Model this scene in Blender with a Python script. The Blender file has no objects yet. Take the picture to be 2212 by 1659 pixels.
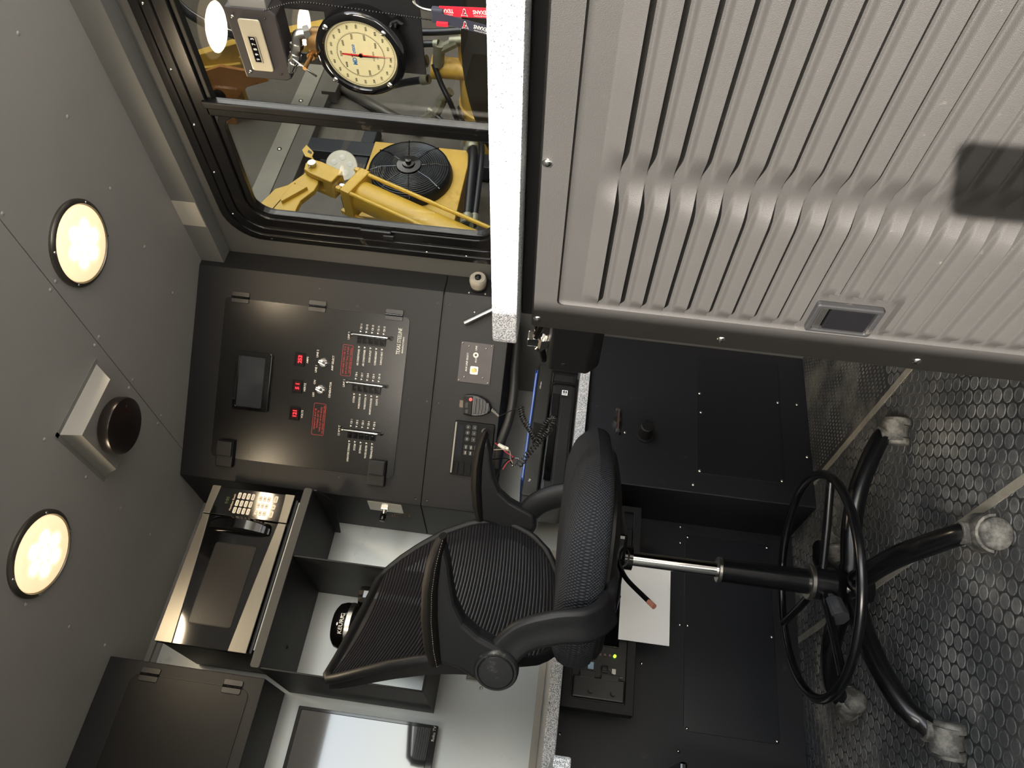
import bpy, bmesh, math, random
from mathutils import Vector, Matrix
random.seed(7)
C = bpy.context.scene.collection
PI = math.pi
# ------------------------------------------------------------------ camera, world, sun, exposure
EYE = Vector((0, 0, 0.85))
yaw, pitch, roll = math.radians(32.0925), math.radians(3.5014), math.radians(6.7623)
fw = Vector((math.sin(yaw)*math.cos(pitch), math.cos(yaw)*math.cos(pitch), math.sin(pitch)))
rt = Vector((math.cos(yaw), -math.sin(yaw), 0)); upv = rt.cross(fw)
r2 = math.cos(roll)*rt + math.sin(roll)*upv
dn = math.sin(roll)*rt - math.cos(roll)*upv
cam = bpy.data.cameras.new('camera'); camo = bpy.data.objects.new('camera', cam); C.objects.link(camo)
mw = Matrix.Identity(4)
for i, v in enumerate((dn, r2, -fw)):
    mw[0][i], mw[1][i], mw[2][i] = v
mw[0][3], mw[1][3], mw[2][3] = EYE
camo.matrix_world = mw
cam.sensor_width = 36; cam.lens = 1602.17/2212*36; cam.clip_start = 0.02
bpy.context.scene.camera = camo
vs = bpy.context.scene.view_settings
vs.view_transform = 'Standard'; vs.look = 'None'; vs.gamma = 1; vs.exposure = 0.25; vs.use_curve_mapping = False
SUN_DIR = Vector((.74, .60, -.44)).normalized()
world = bpy.data.worlds.new('world'); bpy.context.scene.world = world; world.use_nodes = True
nt = world.node_tree; bg = nt.nodes['Background']
sky = nt.nodes.new('ShaderNodeTexSky'); sky.sky_type = 'NISHITA'; sky.sun_disc = False
sky.sun_elevation = math.asin(-SUN_DIR.z); sky.sun_rotation = math.atan2(-SUN_DIR.x, -SUN_DIR.y)
sky.air_density = 1.3; sky.dust_density = 3.0
hs = nt.nodes.new('ShaderNodeHueSaturation'); hs.inputs['Saturation'].default_value = .45
nt.links.new(sky.outputs[0], hs.inputs['Color']); nt.links.new(hs.outputs[0], bg.inputs[0])
bg.inputs[1].default_value = 1.1
sl = bpy.data.lights.new('sun', 'SUN'); sl.energy = 41; sl.angle = math.radians(.6); sl.color = (1, .93, .84)
so = bpy.data.objects.new('sun', sl); C.objects.link(so); so.rotation_euler = SUN_DIR.to_track_quat('-Z', 'Y').to_euler()
for nm, x, y, e in (('lamp_light', 1.155, 1.417, 4.2), ('lamp_light', .479, 1.829, 4.2)):
    al = bpy.data.lights.new(nm, 'AREA'); al.shape = 'DISK'; al.size = .15; al.energy = e; al.color = (1, .80, .54)
    ao = bpy.data.objects.new(nm, al); C.objects.link(ao); ao.location = (x, y, 2.074)

# ------------------------------------------------------------------ materials
def lin(c):
    return tuple((v/12.92 if v <= .04045 else ((v+.055)/1.055)**2.4) for v in (x/255 for x in c))
MATS = {}
def mat(name, rgb, rough=.5, metal=0.0, var=0.0, vscale=6, bump=0.0, bscale=300, dirt=None, dirt_amt=.0, dscale=5, emit=None, estr=0, spec=.5, stretch=None, coat=0):
    if name in MATS: return MATS[name]
    m = bpy.data.materials.new(name); m.use_nodes = True; t = m.node_tree; b = t.nodes['Principled BSDF']
    c = lin(rgb) + (1,)
    b.inputs['Base Color'].default_value = c; b.inputs['Roughness'].default_value = rough; b.inputs['Metallic'].default_value = metal
    b.inputs['Specular IOR Level'].default_value = spec; b.inputs['Coat Weight'].default_value = coat
    tc = t.nodes.new('ShaderNodeTexCoord'); vec = tc.outputs['Object']
    if stretch:
        mp = t.nodes.new('ShaderNodeMapping'); mp.inputs['Scale'].default_value = stretch
        t.links.new(vec, mp.inputs[0]); vec = mp.outputs[0]
    if var or dirt:
        n = t.nodes.new('ShaderNodeTexNoise'); n.inputs['Scale'].default_value = vscale; n.inputs['Detail'].default_value = 6
        n.inputs['Roughness'].default_value = .65; t.links.new(vec, n.inputs['Vector'])
        mx = t.nodes.new('ShaderNodeMixRGB'); mx.blend_type = 'MULTIPLY'; mx.inputs[0].default_value = 1
        rp = t.nodes.new('ShaderNodeValToRGB'); rp.color_ramp.elements[0].position = .3; rp.color_ramp.elements[1].position = .7
        lo = max(0, 1-var); rp.color_ramp.elements[0].color = (lo, lo, lo, 1); rp.color_ramp.elements[1].color = (1, 1, 1, 1)
        t.links.new(n.outputs[0], rp.inputs[0]); mx.inputs[1].default_value = c; t.links.new(rp.outputs[0], mx.inputs[2])
        out = mx.outputs[0]
        if dirt:
            n2 = t.nodes.new('ShaderNodeTexNoise'); n2.inputs['Scale'].default_value = dscale; n2.inputs['Detail'].default_value = 9
            n2.inputs['Roughness'].default_value = .7; t.links.new(vec, n2.inputs['Vector'])
            r3 = t.nodes.new('ShaderNodeValToRGB'); r3.color_ramp.elements[0].position = .62-dirt_amt*.3; r3.color_ramp.elements[1].position = .82-dirt_amt*.25
            t.links.new(n2.outputs[0], r3.inputs[0])
            m2 = t.nodes.new('ShaderNodeMixRGB'); t.links.new(r3.outputs[0], m2.inputs[0]); t.links.new(out, m2.inputs[1])
            m2.inputs[2].default_value = lin(dirt)+(1,); out = m2.outputs[0]
        t.links.new(out, b.inputs['Base Color'])
    if bump:
        n = t.nodes.new('ShaderNodeTexNoise'); n.inputs['Scale'].default_value = bscale; n.inputs['Detail'].default_value = 3
        t.links.new(vec, n.inputs['Vector']); bp = t.nodes.new('ShaderNodeBump'); bp.inputs['Strength'].default_value = bump
        bp.inputs['Distance'].default_value = .002; t.links.new(n.outputs[0], bp.inputs['Height']); t.links.new(bp.outputs[0], b.inputs['Normal'])
    if emit:
        b.inputs['Emission Color'].default_value = lin(emit)+(1,); b.inputs['Emission Strength'].default_value = estr
    MATS[name] = m; return m
def nodes_of(m): return m.node_tree, m.node_tree.nodes['Principled BSDF']
CEIL = mat('grey_painted_ceiling', (156, 153, 148), .45, .0, .14, 1.5, .05, 60, (150, 146, 138), .15, 3)
SILV = mat('brushed_silver_wall', (196, 200, 200), .42, .55, .07, 2.5, .03, 200, (150, 146, 140), .05, 9)
TRIM = mat('grey_metal_trim', (132, 131, 128), .38, .2, .08, 3)
BLK = mat('black_powder_coat', (30, 30, 31), .50, .0, .12, 3, .10, 500, spec=.28)
BLKP = mat('black_satin_panel', (15, 15, 16), .27, .0, .10, 4, .06, 260, spec=.38)
BASE = mat('black_base_panel', (27, 28, 33), .5, .0, .12, 3, .05, 300, (70, 68, 64), .02, 14, spec=.4)
ABS = mat('textured_black_plastic', (33, 32, 31), .6, .0, .10, 9, .30, 1100, (70, 67, 62), -.12, 45, spec=.35)
PLA = mat('black_plastic', (24, 24, 25), .38, .0, .12, 8, .06, 500, (74, 70, 64), .03, 15)
PLG = mat('gloss_black_plastic', (10, 10, 11), .08, .0, spec=.6)
STL = mat('scuffed_black_steel', (13, 14, 17), .24, .1, .2, 12, 0, 1, (70, 62, 58), .03, 18, spec=.6)
CHR = mat('chrome', (225, 222, 216), .10, 1)
ALU = mat('brushed_aluminium', (178, 176, 170), .3, 1, .1, 10)
SST = mat('brushed_stainless', (112, 109, 102), .42, .9, .08, 3, .06, 90, stretch=(1, 1, 14))
RUB = mat('black_rubber', (16, 16, 17), .55, 0, .2, 20)
GRB = mat('dusty_caster_plastic', (62, 62, 60), .7, 0, .35, 14, .1, 120, (128, 126, 120), .62, 24)
WHT = mat('white_print', (225, 222, 214), .6)
REDP = mat('red_print', (176, 44, 44), .6)
YEL = mat('yellow_machine_paint', (206, 166, 58), .38, .0, .14, 5, .08, 40, (120, 86, 30), .03, 9)
YED = mat('aged_yellow_paint', (204, 166, 74), .45, .0, .25, 5, .08, 40, (110, 66, 26), .22, 7)
RST = mat('rusty_steel', (176, 118, 54), .7, .1, .4, 8, .3, 60, (84, 46, 20), .3, 12)
BRS = mat('brass', (150, 116, 72), .35, .9, .25, 20)
PAP = mat('white_paper', (236, 236, 236), .8)
IVO = mat('cream_plate', (206, 200, 186), .5, .2)
GLD = mat('led_red', (255, 30, 40), .4, emit=(255, 30, 45), estr=3.0)
LEDG = mat('led_green', (150, 255, 40), .4, emit=(150, 255, 40), estr=3)
DRED = mat('dark_red_lens', (60, 6, 12), .15)
BAYW = mat('grimy_grey_sheet', (104, 99, 91), .5, .3, .35, 1.6, .1, 30, (60, 56, 50), .30, 2.5)
BAYD = mat('dark_bay_paint', (36, 39, 46), .5, .1, .35, 2, .1, 30, (26, 25, 24), .3, 4)
BLUE = mat('blue_cover', (34, 88, 190), .5)
LANR = mat('red_ribbon', (206, 26, 48), .6); LANB = mat('navy_ribbon', (40, 42, 56), .6)
COP = mat('copper_tip', (190, 130, 110), .4, .6)
def laminate():
    m = mat('speckled_laminate', (206, 208, 210), .45); t, b = nodes_of(m)
    tc = t.nodes.new('ShaderNodeTexCoord'); prev = None
    base = lin((214, 216, 218))+(1,)
    col = None
    for sc, thr, c in ((480, .16, (92, 96, 104)), (300, .12, (150, 156, 166)), (700, .06, (40, 42, 46))):
        v = t.nodes.new('ShaderNodeTexNoise'); v.inputs['Scale'].default_value = sc; v.inputs['Detail'].default_value = 1
        t.links.new(tc.outputs['Object'], v.inputs['Vector'])
        r = t.nodes.new('ShaderNodeValToRGB'); r.color_ramp.elements[0].position = .5-(.5-thr)*.28; r.color_ramp.elements[1].position = r.color_ramp.elements[0].position+.03
        r.color_ramp.elements[0].color = (1, 1, 1, 1); r.color_ramp.elements[1].color = (0, 0, 0, 1)
        t.links.new(v.outputs[0], r.inputs[0])
        mx = t.nodes.new('ShaderNodeMixRGB'); t.links.new(r.outputs[0], mx.inputs[0])
        if col is None: mx.inputs[1].default_value = base
        else: t.links.new(col, mx.inputs[1])
        mx.inputs[2].default_value = lin(c)+(1,); col = mx.outputs[0]
    t.links.new(col, b.inputs['Base Color']); return m
LAM = laminate()
def weave(name, rgb, sx, sz, bump, hi):
    m = mat(name, rgb, .75, spec=.25); t, b = nodes_of(m); tc = t.nodes.new('ShaderNodeTexCoord')
    sp = t.nodes.new('ShaderNodeSeparateXYZ'); t.links.new(tc.outputs['Object'], sp.inputs[0])
    def sn(sock, k):
        a = t.nodes.new('ShaderNodeMath'); a.operation = 'MULTIPLY'; a.inputs[1].default_value = k; t.links.new(sock, a.inputs[0])
        s = t.nodes.new('ShaderNodeMath'); s.operation = 'SINE'; t.links.new(a.outputs[0], s.inputs[0]); return s.outputs[0]
    at = t.nodes.new('ShaderNodeAttribute'); at.attribute_name = 'wv'; t.links.new(at.outputs['Vector'], sp.inputs[0])
    mu = t.nodes.new('ShaderNodeMath'); mu.operation = 'MULTIPLY'
    t.links.new(sn(sp.outputs[0], sx), mu.inputs[0]); t.links.new(sn(sp.outputs[1], sz), mu.inputs[1])
    bp = t.nodes.new('ShaderNodeBump'); bp.inputs['Strength'].default_value = bump; bp.inputs['Distance'].default_value = .002
    t.links.new(mu.outputs[0], bp.inputs['Height']); t.links.new(bp.outputs[0], b.inputs['Normal'])
    r = t.nodes.new('ShaderNodeValToRGB'); r.color_ramp.elements[0].position = .5; r.color_ramp.elements[1].position = 1
    r.color_ramp.elements[0].color = lin(rgb)+(1,); r.color_ramp.elements[1].color = lin(hi)+(1,)
    hf = t.nodes.new('ShaderNodeMath'); hf.operation = 'MULTIPLY_ADD'; hf.inputs[1].default_value = .5; hf.inputs[2].default_value = .5
    t.links.new(mu.outputs[0], hf.inputs[0]); t.links.new(hf.outputs[0], r.inputs[0]); t.links.new(r.outputs[0], b.inputs['Base Color'])
    return m
SEATF = weave('grey_mesh_fabric', (24, 26, 30), 900, 900, .55, (70, 74, 82))
def sheer():
    m = mat('sheer_mesh', (22, 22, 27), .7); t, b = nodes_of(m)
    tr = t.nodes.new('ShaderNodeBsdfTransparent'); mx = t.nodes.new('ShaderNodeMixShader'); mx.inputs[0].default_value = .88
    o = t.nodes['Material Output']; t.links.new(tr.outputs[0], mx.inputs[1]); t.links.new(b.outputs[0], mx.inputs[2]); t.links.new(mx.outputs[0], o.inputs[0])
    return m
SHEER = sheer()
def glassm():
    m = bpy.data.materials.new('window_glass'); m.use_nodes = True; t = m.node_tree
    for n in list(t.nodes):
        if n.type != 'OUTPUT_MATERIAL': t.nodes.remove(n)
    o = t.nodes['Material Output']; tr = t.nodes.new('ShaderNodeBsdfTransparent'); tr.inputs[0].default_value = (.93, .95, .94, 1)
    g = t.nodes.new('ShaderNodeBsdfGlossy'); g.inputs['Roughness'].default_value = .01
    f = t.nodes.new('ShaderNodeFresnel'); mx = t.nodes.new('ShaderNodeMixShader')
    ge = t.nodes.new('ShaderNodeNewGeometry'); ma = t.nodes.new('ShaderNodeMath'); ma.operation = 'MULTIPLY_ADD'
    ma.inputs[1].default_value = -(1.5-1/1.5); ma.inputs[2].default_value = 1.5      # keep the same reflectance leaving the thin pane
    t.links.new(ge.outputs['Backfacing'], ma.inputs[0]); t.links.new(ma.outputs[0], f.inputs[0])
    t.links.new(f.outputs[0], mx.inputs[0]); t.links.new(tr.outputs[0], mx.inputs[1]); t.links.new(g.outputs[0], mx.inputs[2]); t.links.new(mx.outputs[0], o.inputs[0])
    return m
GLASS = glassm()
FLO = mat('black_coin_rubber', (58, 59, 61), .7, 0, .3, 5, .15, 200, (112, 112, 108), .45, 5, spec=.2)
COIN = mat('black_coin_rubber_worn', (78, 80, 82), .62, 0, .3, 6, .2, 260, (128, 129, 126), .50, 5, spec=.22)
def lens_mat():
    m = mat('lamp_diffuser', (255, 240, 215), .5, emit=(255, 222, 170), estr=.8); t, b = nodes_of(m); tc = t.nodes.new('ShaderNodeTexCoord'); acc = None
    for k in range(7):      # six diodes and the centre glowing through the frosted lens
        a = k*PI/3+.3; d = t.nodes.new('ShaderNodeVectorMath'); d.operation = 'DISTANCE'; t.links.new(tc.outputs['Object'], d.inputs[0])
        d.inputs[1].default_value = (.043*math.cos(a), .043*math.sin(a), 0) if k < 6 else (0, 0, 0)
        r = t.nodes.new('ShaderNodeMapRange'); r.interpolation_type = 'SMOOTHERSTEP'; r.inputs['From Min'].default_value = .033; r.inputs['From Max'].default_value = .0
        r.inputs['To Min'].default_value = 0; r.inputs['To Max'].default_value = 2.6; t.links.new(d.outputs['Value'], r.inputs[0])
        if acc is None: acc = r.outputs[0]
        else:
            ad = t.nodes.new('ShaderNodeMath'); ad.operation = 'ADD'; t.links.new(acc, ad.inputs[0]); t.links.new(r.outputs[0], ad.inputs[1]); acc = ad.outputs[0]
    ad = t.nodes.new('ShaderNodeMath'); ad.operation = 'ADD'; ad.inputs[1].default_value = .78; t.links.new(acc, ad.inputs[0]); t.links.new(ad.outputs[0], b.inputs['Emission Strength'])
    return m
DIFF = lens_mat()
HOT = mat('lamp_led_spot', (255, 250, 240), .5, emit=(255, 232, 190), estr=3.2)

# ------------------------------------------------------------------ geometry helpers
class FR:
    def __init__(s, o, x, y, n): s.o, s.x, s.y, s.n = Vector(o), Vector(x).normalized(), Vector(y).normalized(), Vector(n).normalized()
    def p(s, u, v, w=0): return s.o + s.x*u + s.y*v + s.n*w
WF = FR((0, 0, 0), (1, 0, 0), (0, 1, 0), (0, 0, 1))
class MB:
    def __init__(s): s.v = []; s.f = []; s.sm = []
    def add(s, vs, fs, sm=False):
        k = len(s.v); s.v += [Vector(v) for v in vs]; s.f += [[i+k for i in f] for f in fs]; s.sm += [sm]*len(fs); return s
    def box(s, x0, x1, y0, y1, z0, z1, fr=WF, bv=0):
        if bv:
            bm = bmesh.new(); bmesh.ops.create_cube(bm, size=1)
            for v in bm.verts: v.co = Vector(((x0+x1)/2+v.co.x*(x1-x0), (y0+y1)/2+v.co.y*(y1-y0), (z0+z1)/2+v.co.z*(z1-z0)))
            bmesh.ops.bevel(bm, geom=bm.edges[:], offset=bv, segments=2, affect='EDGES', profile=.6)
            bm.verts.index_update()
            s.add([fr.p(*v.co) for v in bm.verts], [[v.index for v in f.verts] for f in bm.faces]); bm.free(); return s
        P = [fr.p(x, y, z) for z in (z0, z1) for y in (y0, y1) for x in (x0, x1)]
        return s.add(P, [[0, 2, 3, 1], [4, 5, 7, 6], [0, 1, 5, 4], [2, 6, 7, 3], [0, 4, 6, 2], [1, 3, 7, 5]])
    def cyl(s, p0, p1, r, r1=None, n=20, caps=True, sm=True):
        p0, p1 = Vector(p0), Vector(p1); r1 = r if r1 is None else r1
        d = (p1-p0).normalized(); a = d.orthogonal().normalized(); b = d.cross(a)
        P = [p+ (a*math.cos(2*PI*i/n)+b*math.sin(2*PI*i/n))*q for p, q in ((p0, r), (p1, r1)) for i in range(n)]
        s.add(P, [[i, (i+1) % n, n+(i+1) % n, n+i] for i in range(n)], sm)
        if caps: s.add(P[:n], [list(range(n))[::-1]]); s.add(P[n:], [list(range(n))])
        return s
    def fcyl(s, fr, u, v, w0, w1, r, r1=None, n=20): return s.cyl(fr.p(u, v, w0), fr.p(u, v, w1), r, r1, n)
    def prism(s, fr, pts, w0, w1, ins=0):
        n = len(pts); A = [fr.p(u, v, w0) for u, v in pts]
        cx = sum(p[0] for p in pts)/n; cy = sum(p[1] for p in pts)/n
        B = [fr.p(cx+(u-cx)*(1-ins), cy+(v-cy)*(1-ins), w1) for u, v in pts]
        return s.add(A+B, [[i, (i+1) % n, n+(i+1) % n, n+i] for i in range(n)] + [list(range(n))[::-1], list(range(n, 2*n))])
    def ring(s, fr, outer, inner, w0, w1):
        n = len(outer); P = [fr.p(u, v, w) for pts in (outer, inner) for w in (w0, w1) for u, v in pts]
        F = []
        for i in range(n):
            j = (i+1) % n
            F += [[i, j, n+j, n+i], [2*n+j, 2*n+i, 3*n+i, 3*n+j], [n+i, n+j, 3*n+j, 3*n+i], [j, i, 2*n+i, 2*n+j]]
        return s.add(P, F)
    def tube(s, pts, r, n=10, closed=False, caps=True, flat=1.0, upv=None):
        pts = [Vector(p) for p in pts]; m = len(pts); rs = r if isinstance(r, (list, tuple)) else [r]*m
        P = []; prev = None
        for i, p in enumerate(pts):
            if closed: d = (pts[(i+1) % m]-pts[i-1]).normalized()
            else: d = (pts[min(i+1, m-1)]-pts[max(i-1, 0)]).normalized()
            if upv is not None: a = (Vector(upv)-d*d.dot(Vector(upv))).normalized()
            elif prev is None: a = d.orthogonal().normalized()
            else: a = (prev-d*d.dot(prev)).normalized()
            prev = a; b = d.cross(a)
            P += [p+(a*math.cos(2*PI*k/n)*flat+b*math.sin(2*PI*k/n))*rs[i] for k in range(n)]
        F = []
        for i in range(m if closed else m-1):
            j = (i+1) % m
            F += [[i*n+k, i*n+(k+1) % n, j*n+(k+1) % n, j*n+k] for k in range(n)]
        s.add(P, F, True)
        if caps and not closed: s.add(P[:n], [list(range(n))[::-1]]); s.add(P[-n:], [list(range(n))])
        return s
    def lathe(s, p0, d, prof, n=28):
        p0 = Vector(p0); d = Vector(d).normalized(); a = d.orthogonal().normalized(); b = d.cross(a); P = []
        for h, r in prof: P += [p0+d*h+(a*math.cos(2*PI*k/n)+b*math.sin(2*PI*k/n))*r for k in range(n)]
        m = len(prof); s.add(P, [[i*n+k, i*n+(k+1) % n, (i+1)*n+(k+1) % n, (i+1)*n+k] for i in range(m-1) for k in range(n)], True)
        s.add(P[:n], [list(range(n))[::-1]]); s.add(P[-n:], [list(range(n))]); return s
    def grid(s, rows, sm=True, closed=False):
        n = len(rows[0]); P = [p for r in rows for p in r]; F = []
        for i in range(len(rows)-1):
            for k in range(n if closed else n-1):
                F.append([i*n+k, i*n+(k+1) % n, (i+1)*n+(k+1) % n, (i+1)*n+k])
        return s.add(P, F, sm)
    def dome(s, fr, u, v, w, r, h, n=10):
        return s.lathe(fr.p(u, v, w), fr.n, [(0, r), (h*.55, r*.82), (h*.9, r*.4), (h, r*.08)], n)
TXC = {}
def text_shape(st, bold=0.0):
    k = (st, bold)
    if k in TXC: return TXC[k]
    cu = bpy.data.curves.new('lettering', 'FONT'); cu.body = st; cu.size = 1; cu.resolution_u = 2; cu.offset = bold
    o = bpy.data.objects.new('lettering', cu); me = bpy.data.meshes.new_from_object(o)
    V = [v.co.copy() for v in me.vertices]; F = [list(p.vertices) for p in me.polygons]
    bpy.data.objects.remove(o); bpy.data.curves.remove(cu); bpy.data.meshes.remove(me)
    TXC[k] = (V, F); return V, F
def text(mb, fr, u, v, st, h, align='c', w=.0006, bold=.01, rot=0, sx=1.0, width=None):
    """cap height h, baseline-centred on v"""
    V, F = text_shape(st, bold)
    if not V: return
    x0 = min(p.x for p in V); x1 = max(p.x for p in V); k = h/.70
    if width: sx = width/((x1-x0)*k)
    off = {'c': (x0+x1)/2, 'l': x0, 'r': x1}[align]
    c, s_ = math.cos(rot), math.sin(rot); P = []
    for p in V:
        a, b = (p.x-off)*k*sx, (p.y-.35)*k
        P.append(fr.p(u+a*c-b*s_, v+a*s_+b*c, w))
    mb.add(P, F)
WL = {}
def wloc(o): return WL.get(o.name, Vector((0, 0, 0)))
def build(name, mb, m, parent=None, bevel=0, kind=None, label=None, seg=2, cat=None, group=None, flat=False):
    me = bpy.data.meshes.new(name)
    xs = [v for v in mb.v]
    lo = Vector((min(v.x for v in xs), min(v.y for v in xs), min(v.z for v in xs))); hi = Vector((max(v.x for v in xs), max(v.y for v in xs), max(v.z for v in xs)))
    c = (lo+hi)/2
    me.from_pydata([v-c for v in xs], [], mb.f); me.polygons.foreach_set('use_smooth', mb.sm); me.materials.append(m); me.update()
    bm = bmesh.new(); bm.from_mesh(me); bmesh.ops.remove_doubles(bm, verts=bm.verts, dist=1e-6); bm.normal_update()
    if not flat: bmesh.ops.recalc_face_normals(bm, faces=bm.faces)
    for e in bm.edges:
        if len(e.link_faces) == 2 and e.calc_face_angle(0) > .7: e.smooth = False
    bm.to_mesh(me); bm.free()
    o = bpy.data.objects.new(name, me); C.objects.link(o); WL[o.name] = c
    if parent is not None: o.parent = parent; o.location = c-wloc(parent)
    else: o.location = c
    if bevel:
        md = o.modifiers.new('bevel', 'BEVEL'); md.width = bevel; md.segments = seg; md.limit_method = 'ANGLE'; md.angle_limit = math.radians(40); md.harden_normals = False
    if kind is None and (name.endswith('lettering') or name in ('scale_marks', 'digits', 'sticker_mark', 'clock_digits', 'beads', 'bead_chain', 'stitching')): kind = 'stuff'
    if kind: o['kind'] = kind
    if label: o['label'] = label
    if cat: o['category'] = cat
    if group: o['group'] = group
    return o
def thing(name, label, cat, loc, group=None, local=False, rz=0):
    o = bpy.data.objects.new(name, None); C.objects.link(o); o.location = loc; o.empty_display_size = .02
    o['label'] = label; o['category'] = cat
    if group: o['group'] = group
    WL[o.name] = Vector((0, 0, 0)) if local else Vector(loc)
    if rz: o.rotation_euler = (0, 0, rz)
    return o
def rrect(u0, u1, v0, v1, r, n=5):
    P = []
    for cx, cy, a in ((u1-r, v1-r, 0), (u0+r, v1-r, 90), (u0+r, v0+r, 180), (u1-r, v0+r, 270)):
        for i in range(n+1):
            t = math.radians(a+90*i/n); P.append((cx+r*math.cos(t), cy+r*math.sin(t)))
    return P
def bez(pts, n=8):
    """Catmull-Rom through points"""
    P = [Vector(p) for p in pts]; P = [P[0]*2-P[1]]+P+[P[-1]*2-P[-2]]; out = []
    for i in range(1, len(P)-2):
        for k in range(n):
            t = k/n; a, b, c, d = P[i-1:i+3]
            out.append(.5*((2*b)+(c-a)*t+(2*a-5*b+4*c-d)*t*t+(3*b-a-3*c+d)*t**3))
    out.append(P[-2]); return out
def copyobj(o, parent, loc, name=None):
    c = o.copy(); C.objects.link(c); c.parent = parent; c.location = Vector(loc)-(wloc(parent) if parent else Vector()); WL[c.name] = Vector(loc); return c
BACK = FR((0, 2.6, 0), (1, 0, 0), (0, 0, 1), (0, -1, 0))
def FY(y): return FR((0, y, 0), (1, 0, 0), (0, 0, 1), (0, -1, 0))      # facing -Y, u = x
def FX(x): return FR((x, 0, 0), (0, -1, 0), (0, 0, 1), (-1, 0, 0))     # facing -X, u = -y
def FZD(z): return FR((0, 0, z), (1, 0, 0), (0, 1, 0), (0, 0, -1))     # facing down
T_ = Vector((.59, -.415, 0)).normalized()
FACE = FR((.94, 2.333, 0), T_, (0, 0, 1), (T_.y, -T_.x, 0))
# ------------------------------------------------------------------ the setting
fl = build('floor', MB().box(-1.0, 1.66, -1.2, 2.62, -.03, 0), FLO, kind='structure')
coins = MB(); pit = .0335; row = 0; y = .55
n = 10; prof = [(0, .0152), (.0016, .0144), (.0018, .0118), (.0012, .0108), (.0013, .0006)]
while y < 2.40:
    x = -.42+(row % 2)*pit/2
    while x < 1.62:
        if not (x > 1.135 and y > 1.62) and not (x > .85 and y < 1.0):
            P = [(x+q*math.cos(2*PI*k/n), y+q*math.sin(2*PI*k/n), h) for h, q in prof for k in range(n)]
            coins.add(P, [[i*n+k, i*n+(k+1) % n, (i+1)*n+(k+1) % n, (i+1)*n+k] for i in range(4) for k in range(n)] + [list(range(4*n, 5*n))])
        x += pit
    y += pit*.87; row += 1
build('coin_studs', coins, COIN, fl, kind='stuff', flat=True)
dents = MB()
for i in range(26):
    for j in range(40):
        dents.box(1.15+j*.0125, 1.155+j*.0125, 1.63+i*.021, 1.639+i*.021, 0, .0012)
build('ribbed_studs', dents, COIN, fl, kind='stuff')
STRIP = mat('grey_floor_strip', (150, 146, 136), .6, 0, .35, 20)
for x in (1.12, .683):
    build('seam_strip', MB().box(x-.0095, x+.0095, .5, 2.16 if x > 1 else 2.40, .0005, .0032), STRIP, fl, label='dusty pale grey strip over a floor seam')
build('ground', MB().box(-40, 40, -60, 30, -1.25, -1.2), mat('pale_gravel', (128, 122, 112), .9, 0, .2, 2), kind='structure')
build('wall_back', MB().box(-1.0, 1.66, 2.6, 2.64, 0, 2.14), SILV, kind='structure')
wr = MB()
wr.box(1.605, 1.66, -1.2, 2.6, 0, 1.02).box(1.605, 1.66, -1.2, 2.6, 1.95, 2.14).box(1.605, 1.66, 1.80, 2.6, 1.02, 1.95).box(1.605, 1.66, -1.2, -.17, 1.02, 1.95)
build('wall_right', wr, mat('grey_painted_wall', (92, 92, 90), .45, 0, .08, 3), kind='structure')
build('wall_left_unseen', MB().box(-1.04, -1.0, -.475, 2.64, 0, 2.14), SILV, kind='structure')
build('wall_left_unseen', MB().box(-1.04, -1.0, -1.45, -1.32, 0, 2.14), SILV, kind='structure')  # unseen wall stub, added to cut ambient light on the console door
build('wall_rear_added', MB().box(-1.0, -.05, -1.45, -1.41, 0, 2.14), SILV, kind='structure')  # unseen panel, added to keep open sky off the console door
ce = build('ceiling', MB().box(-1.0, 1.66, -.3, 2.64, 2.106, 2.14).box(-1.0, .12, -1.45, -.3, 2.10, 2.14), TRIM, kind='structure')  # narrow rear strip is an unseen addition that keeps sun off the lanyards
build('ceiling_panel', MB().box(-1.0, 1.0118, -.3, 2.6, 2.1, 2.106), CEIL, ce)
build('ceiling_panel', MB().box(1.0142, 1.605, -.3, 2.6, 2.1, 2.106), CEIL, ce)
rv = None
spots = [(1.35, .967), (1.35, 1.183), (1.351, 1.413), (1.351, 1.64), (1.353, 1.856)]
spots += [(x, y) for x in (1.0, 1.028) for y in (.97, 1.188, 1.416, 1.648, 1.866, 2.08)] + [(.71, y) for y in (1.42, 1.648, 1.866, 2.083, 2.301)] + [(.361, y) for y in (1.87, 2.09, 2.305)]
for x, y in spots:
    if rv is None: rv = build('rivet', MB().dome(FZD(2.1), x, y, 0, .0055, .0022), mat('pale_rivet', (176, 174, 168), .4, .3), ce)
    else: copyobj(rv, ce, (x, y, 2.1-.0011))
hd = build('trim_1', MB().box(1.55, 1.605, -.3, 1.93, 2.02, 2.1), TRIM, kind='structure')
t = build('masking_tape', MB().box(1.5492, 1.55, 1.645, 1.749, 2.0235, 2.0995), IVO); t['label'] = 'pale rectangular sticker on the grey ceiling trim above the window'; t['category'] = 'sticker'
co = MB().box(.343, .94, 2.588, 2.6, 2.068, 2.1).box(.343, .94, 2.576, 2.588, 2.082, 2.1)
build('trim_2', co, TRIM, kind='structure')
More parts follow.
